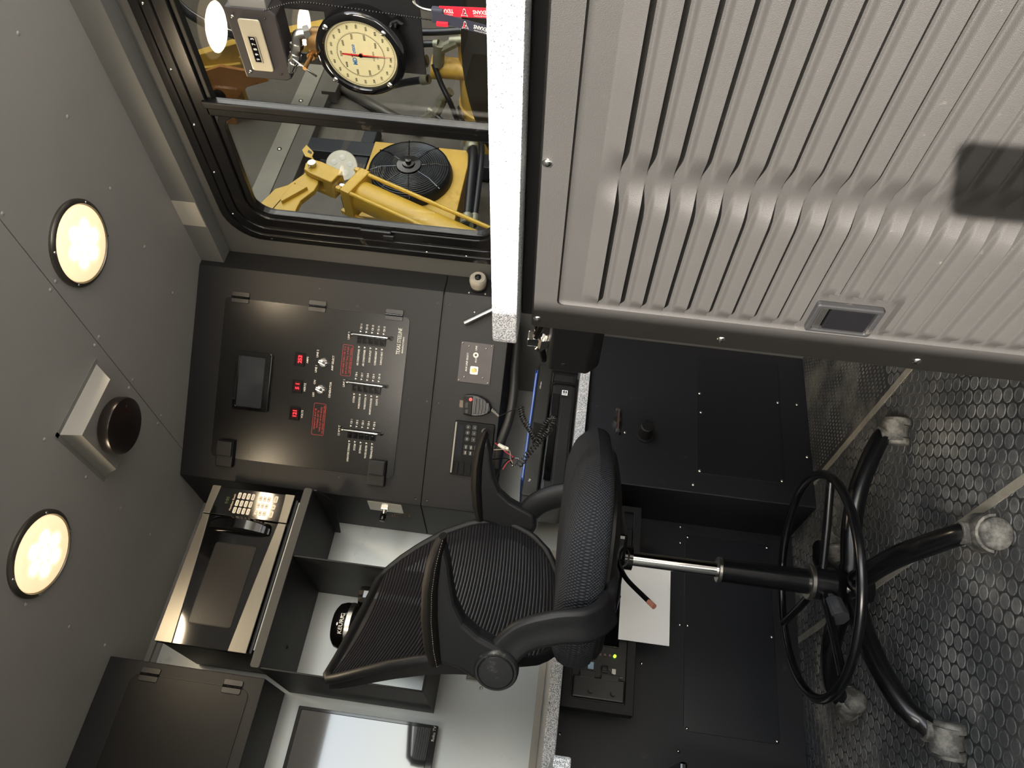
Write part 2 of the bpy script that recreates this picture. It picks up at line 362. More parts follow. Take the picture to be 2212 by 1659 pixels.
# window 1
w1 = thing('window_1', 'x', 'x', (1.605, .83, 1.48)); del w1['label']; del w1['category']; w1['kind'] = 'structure'
FW = FX(1.605)
FRM = mat('black_window_frame', (18, 18, 19), .26, 0, .1, 10, .05, 200, (90, 86, 76), .02, 12, spec=.6)
def fr_ring(a, b, ro, ri, w0, w1_):
    o = rrect(-1.835+a, .2-a, .99+a, 1.985-a, ro, 8); i = rrect(-1.835+b, .2-b, .99+b, 1.985-b, ri, 8)
    return MB().ring(FW, o, i, w0, w1_)
f = build('window_frame', fr_ring(0, .058, .12, .09, -.002, .010), FRM, w1, .003)
build('frame_bead', fr_ring(.018, .030, .115, .11, .008, .0145), FRM, w1, .002)
build('frame_step', fr_ring(.056, .098, .09, .075, -.014, .004), FRM, w1, .004)
build('glazing_seal', fr_ring(.096, .112, .075, .065, -.03, -.006), RUB, w1, .003)
build('divider', MB().box(-1.352, -1.309, 1.08, 1.90, -.03, .004, FW), FRM, w1, .006)
build('divider', MB().box(-1.322, -1.300, 1.08, 1.90, -.012, .012, FW), FRM, w1, .004)
build('sash', MB().ring(FW, rrect(-1.735, -1.33, 1.08, 1.884, .06), rrect(-1.722, -1.352, 1.10, 1.866, .055), -.024, -.004), FRM, w1, .002)
build('glass_pane', MB().box(-1.74, -1.33, 1.09, 1.885, -.020, -.017, FW), GLASS, w1)
build('glass_pane', MB().box(-1.34, .11, 1.08, 1.89, -.026, -.023, FW), GLASS, w1)
lt = build('latch', MB().box(-1.762, -1.735, 1.43, 1.53, .0, .012, FW, .003), FRM, w1)
build('latch_lever', MB().box(-1.758, -1.742, 1.42, 1.455, .012, .02, FW, .003), PLA, lt)
sc = None
for y, z in [(1.03, 1.947), (1.209, 1.947), (1.382, 1.947), (1.554, 1.947), (1.725, 1.943), (1.822, 1.841), (1.815, 1.71), (1.812, 1.58), (1.81, 1.45), (1.808, 1.32), (1.807, 1.19)]:
    if sc is None: sc = build('screw', MB().dome(FW, -y, z, .0095, .0048, .003), CHR, w1)
    else: copyobj(sc, w1, (1.594, y, z))
# ceiling lights
def lamp(x, y, lab, grp):
    r = thing('ceiling_light', lab, 'ceiling light', (x, y, 2.1), grp); F = FZD(2.1); P = (x, y, 2.1)
    rim = build('rim', MB().lathe(P, (0, 0, -1), [(0, .112), (.006, .112), (.010, .108), (.012, .101), (.008, .0985), (0, .097)], 48), mat('dark_chrome_rim', (120, 116, 108), .3, .9), r)
    for a in (35, 145, 215, 325):
        u, v = x+.1045*math.cos(math.radians(a)), y+.1045*math.sin(math.radians(a))
        build('screw', MB().dome(F, u, v, .010, .0045, .003), CHR, r)
    build('diffuser', MB().lathe(P, (0, 0, -1), [(.001, .098), (.009, .097), (.014, .088), (.015, .05), (.015, .002)], 48), DIFF, r)
lamp(1.155, 1.417, 'round lit ceiling light nearest the window', None)
lamp(.479, 1.829, 'round lit ceiling light above the microwave, farther from the window', None)
# ceiling puck on wedge
sp = thing('ceiling_vent', 'black round disc on a square sloped grey ceiling bracket between the lights', 'ceiling vent', (.85, 1.81, 2.1))
A = [(.745, 1.688), (.966, 1.688), (.966, 1.94), (.745, 1.94)]; B = [(.757, 1.70), (.93, 1.70), (.93, 1.90), (.757, 1.90)]
m_ = MB(); P = [(x, y, 2.1) for x, y in A]+[(x, y, 2.05) for x, y in B]
m_.add(P, [[0, 1, 5, 4], [1, 2, 6, 5], [2, 3, 7, 6], [3, 0, 4, 7], [4, 5, 6, 7], [0, 3, 2, 1]])
br = build('bracket', m_, ALU if False else mat('bright_grey_bracket', (168, 166, 160), .35, .5), sp)
build('flange', MB().box(.735, .975, 1.676, 1.689, 2.0985, 2.1).box(.733, .746, 1.676, 1.95, 2.0985, 2.1), TRIM, br)
build('disc', MB().lathe((.845, 1.80, 2.05), (0, 0, -1), [(0, .072), (.006, .078), (.028, .080), (.034, .078), (.036, .070), (.036, .002)], 48), mat('brown_black_disc', (34, 28, 25), .28, .2), sp)
build('screw', MB().dome(FZD(2.05), .888, 1.765, .0358, .006, .003), PLA, sp)

# ------------------------------------------------------------------ breaker cabinet (diagonal corner)
cb = thing('breaker_cabinet', 'tall black corner cabinet with a hinged breaker door, under the ceiling', 'cabinet', (1.24, 2.2, 1.03))
L = .7213
def corner_prism(z0, z1):
    P2 = [(.94, 2.333), (1.53, 1.918), (1.604, 1.918), (1.604, 2.599), (.94, 2.599)]
    return MB().prism(FR((0, 0, 0), (1, 0, 0), (0, 1, 0), (0, 0, 1)), P2, z0, z1)
build('upper_body', corner_prism(1.2595, 2.0995), BLK, cb, .002)
build('lower_body', corner_prism(1.03, 1.2565), BLK, cb, .002)
build('inner_seam', MB().prism(WF, [(.945, 2.338), (1.53, 1.926), (1.60, 1.926), (1.60, 2.59), (.945, 2.59)], 1.256, 1.26), RUB, cb)
door = build('door', MB().prism(FACE, rrect(.079, .624, 1.361, 1.997, .016), .0005, .0035), BLKP, cb, .001)
build('door_gap', MB().ring(FACE, rrect(.0765, .6265, 1.3585, 1.9995, .018), rrect(.079, .624, 1.361, 1.997, .016), -.0005, .0008), RUB, cb)
for z in (1.944, 1.679, 1.416):
    h = build('hinge', MB().prism(FACE, rrect(.608, .624, z-.030, z+.030, .005), .0035, .007).prism(FACE, rrect(.628, .645, z-.030, z+.030, .005), .0, .0045), PLA, cb, .001)
    kn = MB()
    for k in range(5): kn.cyl(FACE.p(.626, z-.029+k*.0118, .007), FACE.p(.626, z-.029+k*.0118+.0105, .007), .0042, n=10)
    build('knuckle', kn, PLG, h)
for z in (1.942, 1.416):
    l_ = build('latch', MB().box(.050, .139, z-.029, z+.029, .0, .022, FACE, .004), BLK, cb)
    build('latch_tongue', MB().box(.088, .139, z-.027, z+.027, .020, .030, FACE, .004), BLK, l_)
bz = build('display_bezel', MB().ring(FACE, rrect(.250, .449, 1.811, 1.935, .008), rrect(.262, .434, 1.834, 1.923, .004), .003, .016), PLG, door, .002)
build('display_screen', MB().box(.261, .435, 1.833, 1.924, .003, .0095, FACE), mat('dark_glass_screen', (46, 48, 53), .12, spec=.6), door)
let = MB()
for s, st, lb in ((.443, '253', 'AMPS'), (.351, '51', 'HERTZ'), (.259, '121', 'VOLTS')):
    mt = build('meter', MB().ring(FACE, rrect(s-.023, s+.023, 1.702, 1.736, .002), rrect(s-.016, s+.016, 1.708, 1.730, .001), .003, .009), PLG, door, .001)
    build('meter_lens', MB().box(s-.016, s+.016, 1.708, 1.730, .003, .006, FACE), DRED, mt)
    d = MB(); text(d, FACE, s, 1.719, st if st != '51' else '5 1', .0125, w=.0064, bold=.02); build('digits', d, GLD, mt)
    text(let, FACE, s, 1.694, lb, .0065, w=.0037)
for s in (.441, .350):
    sw = build('selector_switch', MB().lathe(FACE.p(s, 1.638, .0035), FACE.n, [(0, .0165), (.004, .016), (.006, .014), (.006, .010)], 28), CHR, door)
    build('lever', MB().box(-.0135, .0135, -.0045, .0045, 0, .016, FR(FACE.p(s, 1.638, .009), FACE.x*.35+Vector((0, 0, 1)), FACE.y*.35-FACE.x, FACE.n), .002), CHR, sw)
    build('key_barrel', MB().cyl(FACE.p(s, 1.638, .006), FACE.p(s, 1.630, .030), .0055), PLG, sw)
for s, z, st in ((.469, 1.662, 'LINE 2'), (.417, 1.662, 'LINE 1'), (.372, 1.662, 'ON'), (.330, 1.662, 'OFF'), (.443, 1.607, 'AMP SELECT'), (.352, 1.607, 'GENERATOR')):
    text(let, FACE, s, z, st, .0065, w=.0037)
red = MB()
for (a, b, c, d, lines) in ((.405, .510, 1.543, 1.578, ('GEN LINE THRU CB 12 IS', 'GFI OUTLET PULL & PUSH', 'OFF BEFORE SHUT DOWN')),
                            (.195, .303, 1.614, 1.656, ('GENERATOR MUST BE', 'POWERED OFF TO', 'TAKE OUT OF PTO MODE', 'TO AVOID SYSTEM FAILURE'))):
    red.ring(FACE, rrect(a, b, c, d, .005), rrect(a+.0011, b-.0011, c+.0011, d-.0011, .004), .0035, .0041)
    for i, ln in enumerate(lines):
        text(red, FACE, (a+b)/2, d-.0075-i*((d-c-.013)/(len(lines)-1)), ln, .0056, w=.0038, bold=.004, width=len(ln)*.0042)
build('red_lettering', red, REDP, door, flat=True)
rows = [1.523, 1.5035, 1.4838, 1.4640, 1.4445]
cols = [(.547, .507, .559, 'LINE 2', 11, ['AIR CONDITIONER', 'AIR CONDITIONER', 'DOOR OUTLET', 'CUPBOARD/HEAT', 'SURFACE HEAT']),
        (.386, .348, .400, 'LINE 1', 6, ['SYSTEM', 'WORKSTATION', 'WORKSTATION', 'MONITOR/PRINTER', 'LIGHTS']),
        (.226, .188, .240, '12 VOLT', 1, ['OPERATORS CONSOLE', 'SYSTEM', 'EXTERNAL', 'WATER HEATER', 'INTERNAL/STEP'])]
for s, al_, ar, ttl, n0, labs in cols:
    bank = build('breaker_bank', MB().box(s-.031, s+.003, 1.434, 1.533, .0035, .006, FACE, .0008), BLK, door)
    for i, z in enumerate(rows):
        build('breaker', MB().box(s-.026, s-.004, z-.0078, z+.0078, .006, .0095, FACE, .001).box(s-.018, s-.010, z-.004, z+.004, .0095, .015, FACE, .001), PLG, bank)
        text(let, FACE, al_-.007, z, labs[i], .0062, 'r', w=.0037, width=max(.010, len(labs[i])*.0037))
        text(let, FACE, ar+.007, z, 'CB %d' % (n0+i), .0062, 'l', w=.0037, width=.0185 if n0+i > 9 else .0155)
        for a, sg in ((al_, -1), (ar, 1)):
            let.add([FACE.p(a-.0032, z+.003*1, .0042), FACE.p(a+.0032, z+.003, .0042), FACE.p(a, z-.0036, .0042)], [[0, 1, 2]])
    text(let, FACE, s-.006, 1.562, ttl, .0065, w=.0037)
    bar = bez([FACE.p(s, 1.553, .004), FACE.p(s, 1.553, .018), FACE.p(s, 1.547, .026), FACE.p(s, 1.53, .028), FACE.p(s, 1.44, .028), FACE.p(s, 1.423, .026), FACE.p(s, 1.417, .018), FACE.p(s, 1.417, .004)], 5)
    gb = build('guard_bar', MB().tube(bar, .0038, 10), CHR, door)
    for z in (1.553, 1.417): build('bar_socket', MB().fcyl(FACE, s, z, .0035, .007, .0075), PLG, gb)
text(let, FACE, .541, 1.391, 'TEXAS STEELINE', .0125, w=.0037, width=.088, bold=.0)
text(let, FACE, .530, 1.3765, 'MANUFACTURING', .0048, w=.0037, width=.054)
build('lettering', let, WHT, door, flat=True)
sc = None
for s, z in [(.686, 1.677), (.643, 1.545), (.682, 1.278), (.683, 1.238), (.353, 1.341), (.353, 1.277), (.353, 1.237), (.062, 1.547), (.023, 1.278), (.022, 1.239)]:
    p = FACE.p(s, z, .0008)
    if sc is None: sc = build('screw', MB().lathe(FACE.p(s, z, 0), FACE.n, [(0, .0042), (.0014, .0042), (.0012, .003), (.0006, .002)], 14), PLA, cb)
    else: copyobj(sc, cb, p)
# side latch plate on the left side (x = .94)
FS = FR((.94, 0, 0), (0, 1, 0), (0, 0, 1), (-1, 0, 0))
lp = build('switch_plate', MB().prism(FS, rrect(2.348, 2.42, 1.327, 1.445, .002), 0, .002), mat('nickel_plate', (196, 190, 176), .3, .8, .15, 30), cb, label='nickel plate with a knob and bead chain')
build('stem', MB().cyl(FS.p(2.385, 1.387, 0), FS.p(2.385, 1.387, .03), .009, n=16).box(2.375, 2.395, 1.375, 1.40, .0, .012, FS, .002), CHR, lp)
build('knob', MB().cyl(FS.p(2.385, 1.387, .028), FS.p(2.385, 1.387, .052), .011, .0095, 8), PLG, lp)
bc = MB(); ch = bez([FS.p(2.395, 1.385, .03), FS.p(2.43, 1.36, .012), FS.p(2.44, 1.325, .006), FS.p(2.43, 1.305, .004), FS.p(2.41, 1.32, .006), FS.p(2.40, 1.36, .02)], 6)
for p in ch: bc.lathe(p-Vector((.0014, 0, 0)), (1, 0, 0), [(0, .0004), (.0014, .0014), (.0028, .0004)], 6)
build('bead_chain', bc, BRS, lp)
# aux line select plate, buzzer dial and silver tube
ax = build('aux_plate', MB().box(.431, .566, 1.0735, 1.183, 0, .004, FACE, .001), mat('worn_plum_black', (58, 52, 52), .45, .1, .3, 30), cb)
a_ = MB(); text(a_, FACE, .499, 1.157, 'AUX LINE SELECT', .0055, w=.0046); text(a_, FACE, .508, 1.128, 'AUX', .0055, w=.0046); text(a_, FACE, .548, 1.131, 'LINE', .0055, w=.0046)
a_.ring(FACE, rrect(.516, .534, 1.121, 1.139, .0088, 6), rrect(.521, .529, 1.126, 1.134, .0035, 6), .004, .0048)
build('lettering', a_, WHT, ax, flat=True)
bp = build('connector_flange', MB().prism(FACE, rrect(.461, .487, 1.117, 1.143, .004), .004, .007), mat('nickel', (196, 190, 160), .35, .7), ax)
build('connector', MB().fcyl(FACE, .474, 1.130, .007, .022, .0078).fcyl(FACE, .474, 1.130, .022, .026, .004), BRS, bp)
for u, v in ((.437, 1.177), (.56, 1.177), (.437, 1.08), (.56, 1.08), (.449, 1.16), (.552, 1.155), (.452, 1.098), (.55, 1.098)):
    build('screw', MB().dome(FACE, u, v, .004, .0035, .002, 8), ALU, ax)
t = thing('silver_tube_bracket', 'short silver tube slanting across the black cabinet above the speckled console top', 'tube', FACE.p(.65, 1.13, .0))
build('tube', MB().cyl(FACE.p(.625, 1.176, .022), FACE.p(.69, 1.07, .03), .0095, n=18), ALU, t)
build('mounting_screw', MB().dome(FACE, .648, 1.143, .030, .005, .003).dome(FACE, .665, 1.15, 0, .004, .002).dome(FACE, .665, 1.12, 0, .004, .002).cyl(FACE.p(.648, 1.141, 0), FACE.p(.648, 1.141, .02), .004), CHR, t)
FL_ = FR((0, 1.918, 0), (1, 0, 0), (0, 0, 1), (0, -1, 0))
t = thing('buzzer', 'round clear-rimmed alarm buzzer on the cabinet edge by the window', 'buzzer', (1.565, 1.918, 1.15))
build('base_ring', MB().fcyl(FL_, 1.567, 1.150, 0, .012, .03, n=32), PLA, t)
build('body', MB().lathe(FL_.p(1.567, 1.15, .012), FL_.n, [(0, .026), (.02, .029), (.03, .028), (.036, .024), (.036, .014), (.034, .013)], 36), mat('ivory_translucent', (178, 172, 158), .3, .1, .3, 40), t)
build('cap', MB().lathe(FL_.p(1.567, 1.15, .040), FL_.n, [(0, .012), (.012, .010), (.014, .004)], 18), PLG, t)
build('screw', MB().dome(FL_, 1.538, 1.176, 0, .004, .003).dome(FL_, 1.54, 1.122, 0, .004, .003), ALU, t)
# ------------------------------------------------------------------ shelf unit on the back wall
su = thing('shelf_unit', 'black metal wall shelf unit holding the microwave and coffee maker', 'shelf', (.62, 2.6, 1.12))
build('shelf', MB().box(.346, .905, 2.223, 2.599, 1.596, 1.602), BLK, su, .001)
build('front_lip', MB().prism(FY(2.223), rrect(.346, .905, 1.5965, 1.624, .008), 0, .004), mat('grey_black_lip', (44, 43, 41), .5, .1, .1, 8), su, .001)
build('divider', MB().box(.346, .351, 2.225, 2.599, 1.122, 1.5955), BLK, su, .001)
build('divider', MB().box(.679, .684, 2.225, 2.599, 1.122, 1.5955), BLK, su, .001)
build('bottom_shelf', MB().box(.351, .679, 2.225, 2.599, 1.122, 1.128), BLK, su, .001)
build('gusset', MB().prism(FR((.906, 0, 0), (0, -1, 0), (0, 0, 1), (-1, 0, 0)), [(-2.598, 1.595), (-2.23, 1.595), (-2.23, 1.585), (-2.30, 1.545), (-2.36, 1.545), (-2.598, 1.575)], 0, .004), BLK, su)
build('bolt', MB().dome(FR((.351, 0, 0), (0, 1, 0), (0, 0, 1), (1, 0, 0)), 2.34, 1.45, 0, .006, .004).dome(FR((0, 0, 1.596), (1, 0, 0), (0, 1, 0), (0, 0, -1)), .45, 2.42, 0, .006, .005), PLA, su)
# microwave
mwv = thing('microwave', 'black and stainless countertop microwave on the black wall shelf', 'microwave', (.63, 2.4, 1.64))
build('body', MB().box(.388, .876, 2.262, 2.585, 1.645, 1.928, bv=.004), mat('black_painted_case', (22, 20, 19), .4), mwv)
M_ = FY(2.262)
bandp = lambda a, b: [(a, 1.929), (a, b)]
# bowed stainless bands (top and bottom) built from strips, front bulges slightly
def band(u0, u1, zo, zi_f, nm):
    rows = []
    k = 22
    for w in (0, 1):
        for edge in (0, 1):
            pass
    top = [(u0+(u1-u0)*i/k) for i in range(k+1)]
    A = [(u, zo) for u in top]; B = [(u, zi_f(u)) for u in top]
    pts = A+B[::-1]
    return MB().prism(M_, pts, 0, .020)
zt = lambda u: 1.907-.030*max(0, (.784-u)/.40)**.9
zb = lambda u: 1.681+.028*max(0, (.784-u)/.40)**.9
dr = build('door', MB().prism(M_, rrect(.383, .7835, 1.654, 1.930, .006), 0, .016), PLG, mwv, .002)
build('door_band', band(.383, .7835, 1.930, zt, 't'), SST, dr, .0015); build('door_band', band(.383, .7835, 1.654, zb, 'b'), SST, dr, .0015)
win = build('door_window', MB().prism(M_, rrect(.446, .699, 1.723, 1.855, .010), .016, .0172), mat('mesh_window', (22, 21, 20), .5, 0, spec=.15), dr)
wl = MB()
for i in range(44): wl.box(.449, .696, 1.7255+i*.0029, 1.7265+i*.0029, .0172, .0176, M_)
build('mesh_lines', wl, mat('dark_mesh_lines', (26, 24, 22), .35), win, kind='stuff')
hn = bez([M_.p(.752, 1.892, .016), M_.p(.757, 1.86, .030), M_.p(.761, 1.795, .040), M_.p(.757, 1.73, .030), M_.p(.752, 1.698, .016)], 6)
hm = MB(); rws = []
for i, p in enumerate(hn):
    t_ = i/(len(hn)-1); w = .016+.010*math.sin(PI*t_)
    rws.append([p+Vector((-w, 0, 0))+Vector((0, .004, 0)), p+Vector((-w*.7, -.006, 0)), p+Vector((.4*w, -.009, 0)), p+Vector((.022, .003, 0)), p+Vector((.022, .014, 0)), p+Vector((-w, .014, 0))])
hm.grid(rws, closed=True); build('handle', hm, PLG, dr)
cp = build('control_panel', MB().prism(M_, rrect(.7865, .883, 1.654, 1.930, .005), 0, .017), PLG, mwv, .002)
build('panel_band', MB().prism(M_, [(.7865, 1.930), (.880, 1.930), (.883, 1.926), (.883, 1.902), (.86, 1.903), (.82, 1.906), (.7865, 1.907)], 0, .021), SST, cp, .001)
build('panel_band', MB().prism(M_, [(.7865, 1.654), (.883, 1.654), (.883, 1.686), (.86, 1.684), (.82, 1.682), (.7865, 1.681)], 0, .021), SST, cp, .001)
KEY = mat('white_keys', (214, 206, 190), .35)
kb = None
for r_, z in enumerate((1.833, 1.818, 1.803, 1.788)):
    for c_, x in enumerate((.859, .833, .808)):
        build('key', MB().prism(M_, rrect(x-.0105, x+.0105, z-.0052, z+.0052, .0035), .017, .0182), KEY, cp)
for r_, z in enumerate((1.7625, 1.749, 1.7355)):
    for c_, x in enumerate((.809, .834, .858)):
        k = build('key', MB().prism(M_, rrect(x-.0085, x+.0085, z-.0052, z+.0052, .0035), .017, .0182), KEY, cp)
        tx = MB(); text(tx, M_, x, z, str(r_*3+c_+1), .0055, w=.0186); build('digit', tx, PLA, cp, flat=True)
for x, w_ in ((.809, .0115), (.834, .0085), (.861, .0115)):
    build('key', MB().prism(M_, rrect(x-w_, x+w_, 1.706, 1.718, .004), .017, .0182), KEY, cp)
tx = MB(); text(tx, M_, .834, 1.712, '0', .0055, w=.0186); text(tx, M_, .809, 1.712, 'STOP', .0035, w=.0186); text(tx, M_, .861, 1.712, 'START', .0035, w=.0186)
for z, st in ((1.833, ('Popcorn', 'Potato', 'Pizza')), (1.818, ('Beverage', 'Frozen', 'Reheat')), (1.803, ('Power', 'Defrost', 'Clock')), (1.788, ('Timer', 'Weight', 'Express'))):
    for x, s_ in zip((.859, .833, .808), st[::-1]): text(tx, M_, x, z, s_, .0032, w=.0186)
build('lettering', tx, PLA, cp, flat=True)
tx = MB(); text(tx, M_, .8335, 1.849, 'Hamilton Beach', .0062, w=.0175, width=.057)
tx.ring(M_, rrect(.797, .870, 1.728, 1.770, .003), rrect(.7976, .8694, 1.7286, 1.7694, .0028), .017, .0173)
build('logo_lettering', tx, mat('gold_print', (206, 186, 160), .4, .3), cp, flat=True)
tx = MB(); text(tx, M_, .838, 1.868, '0:00', .010, w=.0175); build('clock_digits', tx, mat('dim_green_digits', (44, 56, 20), .5, emit=(70, 90, 20), estr=.25), cp, flat=True)
for x in (.40, .60, .80): build('foot', MB().cyl((x, 2.30, 1.624), (x, 2.30, 1.645), .011), PLA, mwv)
build('turntable_ring_edge', MB().box(.40, .87, 2.268, 2.272, 1.636, 1.6445), ALU, mwv)
# tray pipe under microwave
build('support_mat', MB().box(.37, .89, 2.25, 2.58, 1.602, 1.624), mat('grey_mat', (60, 58, 56), .6), su, .004, label='thin grey riser under the microwave')
# overhead cabinet
oc = thing('overhead_cabinet', 'black overhead cabinet with a hinged door, left of the microwave', 'cabinet', (-.2, 2.6, 1.615))
build('body', MB().box(-.75, .342, 2.36, 2.599, 1.615, 2.0995), BLK, oc, .002)
OF = FY(2.36)
d_ = build('door', MB().prism(OF, rrect(-.55, .305, 1.649, 2.014, .025), .0, .003), mat('brown_black_door', (17, 16, 15), .45, .0, .1, 4, .08, 400, spec=.28), oc, .001)
build('door_gap', MB().ring(OF, rrect(-.5525, .3075, 1.6465, 2.0165, .027), rrect(-.55, .305, 1.649, 2.014, .025), -.0005, .0006), RUB, oc)
for z in (1.960, 1.704):
    h = build('hinge', MB().prism(OF, rrect(.286, .303, z-.029, z+.029, .005), .003, .006).prism(OF, rrect(.308, .326, z-.029, z+.029, .005), 0, .004), PLA, oc, .001)
    kn = MB()
    for k in range(5): kn.cyl(OF.p(.306, z-.028+k*.0114, .006), OF.p(.306, z-.028+k*.0114+.010, .006), .004, n=10)
    build('knuckle', kn, PLG, h)
# tv
tv = thing('television', 'wall television with a thin black frame below the overhead cabinet', 'television', (-.1, 2.6, 1.095))
TF = FY(2.556)
build('back_case', MB().box(-.49, .30, 2.558, 2.597, 1.10, 1.54, bv=.006), PLA, tv)
build('frame', MB().ring(TF, rrect(-.50, .306, 1.095, 1.546, .004), rrect(-.489, .296, 1.118, 1.534, .002), -.004, .006), PLG, tv, .0015)
build('screen', MB().box(-.489, .296, 1.118, 1.534, -.002, .002, TF), mat('tv_screen', (12, 14, 16), .06, 0, spec=1.0, coat=1), tv)
tx = MB(); text(tx, TF, .282, 1.106, 'Roku TV', .0085, w=.0066); build('lettering', tx, WHT, tv, flat=True)
# coffee maker in the lower compartment
ck = thing('coffee_maker', 'black coffee maker with a silver band in the open shelf below the microwave', 'coffee maker', (.53, 2.42, 1.128))
build('base', MB().box(.43, .63, 2.30, 2.52, 1.128, 1.165, bv=.012), PLA, ck)
build('drip_tray', MB().box(.455, .605, 2.30, 2.40, 1.165, 1.176, bv=.004), ALU, ck)
build('column', MB().box(.45, .61, 2.43, 2.53, 1.16, 1.42, bv=.02), PLA, ck)
build('head', MB().lathe((.53, 2.39, 1.335), (0, 0, 1), [(0, .054), (.05, .056), (.06, .062)], 40), PLA, ck)
build('band', MB().lathe((.53, 2.385, 1.393), (0, 0, 1), [(0, .064), (.002, .073), (.016, .074), (.018, .070)], 44), ALU, ck)
hd_ = build('lid', MB().lathe((.53, 2.385, 1.410), (0, 0, 1), [(0, .072), (.015, .072), (.034, .066), (.045, .052), (.048, .02), (.048, .001)], 44), PLG, ck)
# lettering wrapped on the lid front
V, F = text_shape('KEURIG', .01); x0 = min(p.x for p in V); x1 = max(p.x for p in V); tx = MB(); k = .013/.70
tx.add([(.53+.0732*math.sin((p.x-(x0+x1)/2)*k/.073-.12), 2.385-.0732*math.cos((p.x-(x0+x1)/2)*k/.073-.12), 1.4155+p.y*k*.9) for p in V], F)
build('lettering', tx, WHT, hd_, flat=True)
build('water_tank', MB().box(.60, .662, 2.36, 2.50, 1.165, 1.405, bv=.02), mat('smoked_tank', (20, 19, 18), .1, coat=1), ck)
# wall outlet / switch plate low on the back wall
ol = thing('wall_outlet', 'grey rectangular outlet plate on the silver wall behind the chair arm', 'outlet', (.48, 2.6, .975))
build('plate', MB().box(.462, .530, .918, 1.036, 0, .004, BACK, .001), mat('dull_bronze_plate', (112, 106, 100), .4, .6), ol)
build('opening', MB().box(.476, .520, .940, 1.012, .002, .005, BACK), PLG, ol)
build('screw', MB().dome(BACK, .470, 1.028, .004, .003, .002, 8), ALU, ol)
build('edge_trim', MB().box(.460, .463, .918, 1.036, 0, .007, BACK), ALU, ol)
b_ = build('wall_bolt', MB().dome(BACK, .443, .982, 0, .006, .003), ALU); b_['label'] = 'small flat bolt head on the silver wall beside the outlet plate'; b_['category'] = 'bolt'

# ------------------------------------------------------------------ two-way radio, hand microphone and cord
RADM = mat('radio_black', (15, 15, 16), .6, spec=.2)
rd = thing('two_way_radio', 'black two-way radio with a keypad set into the cabinet face', 'radio', FACE.p(.21, 1.105, 0))
build('body', MB().prism(FACE, rrect(.122, .303, 1.040, 1.173, .006), 0, .016), RADM, rd, .002)
build('top_strip', MB().box(.128, .298, 1.1655, 1.1705, .016, .0168, FACE), mat('grey_print', (150, 148, 140), .5), rd)
build('display', MB().box(.182, .290, 1.140, 1.162, .014, .0172, FACE), mat('navy_display', (10, 12, 22), .5, spec=.2), rd)
kbm = MAT_K = mat('grey_rubber_keys', (62, 63, 62), .55, spec=.25)
for s in (.286, .267, .246):
    build('key', MB().fcyl(FACE, s, 1.1265, .016, .0195, .0078), kbm, rd)
    build('key', MB().box(s-.008, s+.008, 1.0975, 1.1125, .016, .0195, FACE, .002), kbm, rd)
for s in (.219, .200):
    for z in (1.127, 1.110, 1.093):
        build('key', MB().box(s-.0078, s+.0078, z-.0068, z+.0068, .016, .0195, FACE, .002), kbm, rd)
build('volume_knob', MB().fcyl(FACE, .277, 1.068, .016, .028, .013), PLA, rd)
for i, z in enumerate((1.163, 1.149, 1.130, 1.108, 1.085, 1.062)):
    build('speaker_bar', MB().box(.128, .168, z-.002-.0010*i, z+.002+.0010*i, .016, .0195, FACE, .001), RADM, rd)
tx = MB()
for s in (.286, .267, .246):
    text(tx, FACE, s, 1.1265, {'2': 'P1', '0': 'P2', '1': 'P3'}['2' if s == .286 else ('0' if s == .267 else '1')], .004, w=.0198)
    text(tx, FACE, s, 1.105, '\u25a0' if False else 'o', .004, w=.0198)
for s in (.219, .200):
    for z in (1.127, 1.110, 1.093): tx.box(s-.005, s+.005, z-.0008, z+.0008, .0195, .0198, FACE)
build('lettering', tx, WHT, rd, flat=True)
mc = thing('hand_microphone', 'black radio hand microphone with a red button clipped to the cabinet face', 'microphone', FACE.p(.36, 1.1, 0))
mp = [(.327, 1.148), (.333, 1.151), (.385, 1.154), (.392, 1.150), (.396, 1.125), (.394, 1.10), (.385, 1.078), (.372, 1.063), (.360, 1.057), (.348, 1.057), (.338, 1.064), (.328, 1.082), (.323, 1.105), (.323, 1.13)]
build('body', MB().prism(FACE, mp, .006, .034, .04), PLA, mc, .004)
mfp = [(.33, 1.146), (.388, 1.149), (.391, 1.12), (.326, 1.118)]
pnl = build('button_panel', MB().prism(FACE, mfp, .034, .0375, .06), mat('dull_black_panel', (20, 20, 21), .6, spec=.3), mc, .002)
build('red_button', MB().fcyl(FACE, .3795, 1.1265, .037, .040, .0058), mat('red_button', (214, 92, 88), .5), mc)
build('grey_button', MB().box(.350, .368, 1.132, 1.143, .037, .039, FACE, .002), kbm, mc); build('grey_button', MB().box(.332, .346, 1.130, 1.141, .037, .039, FACE, .002), kbm, mc)
for i in range(5):
    z = 1.110-.0105*i; w = .026-.0014*i*i*.5
    build('grille_rib', MB().box(.3595-w, .3595+w, z-.0035, z+.0035, .033, .0385, FACE, .0015), PLA, mc)
build('mounting_clip', MB().box(.346, .371, 1.150, 1.166, .0, .010, FACE, .002), mat('dull_clip', (96, 88, 76), .5, .5), mc)
st_ = MB()
for i in range(5): st_.cyl(FACE.p(.352-.0035*i, 1.056-.0052*i, .020), FACE.p(.351-.0035*i, 1.052-.0052*i, .020), .0062-.0007*i, n=12)
st_.cyl(FACE.p(.352, 1.057, .020), FACE.p(.334, 1.030, .020), .0035)
build('strain_relief', st_, mat('grey_rubber', (120, 118, 110), .5), mc)
cord = MB(); A0 = FACE.p(.334, 1.030, .020)
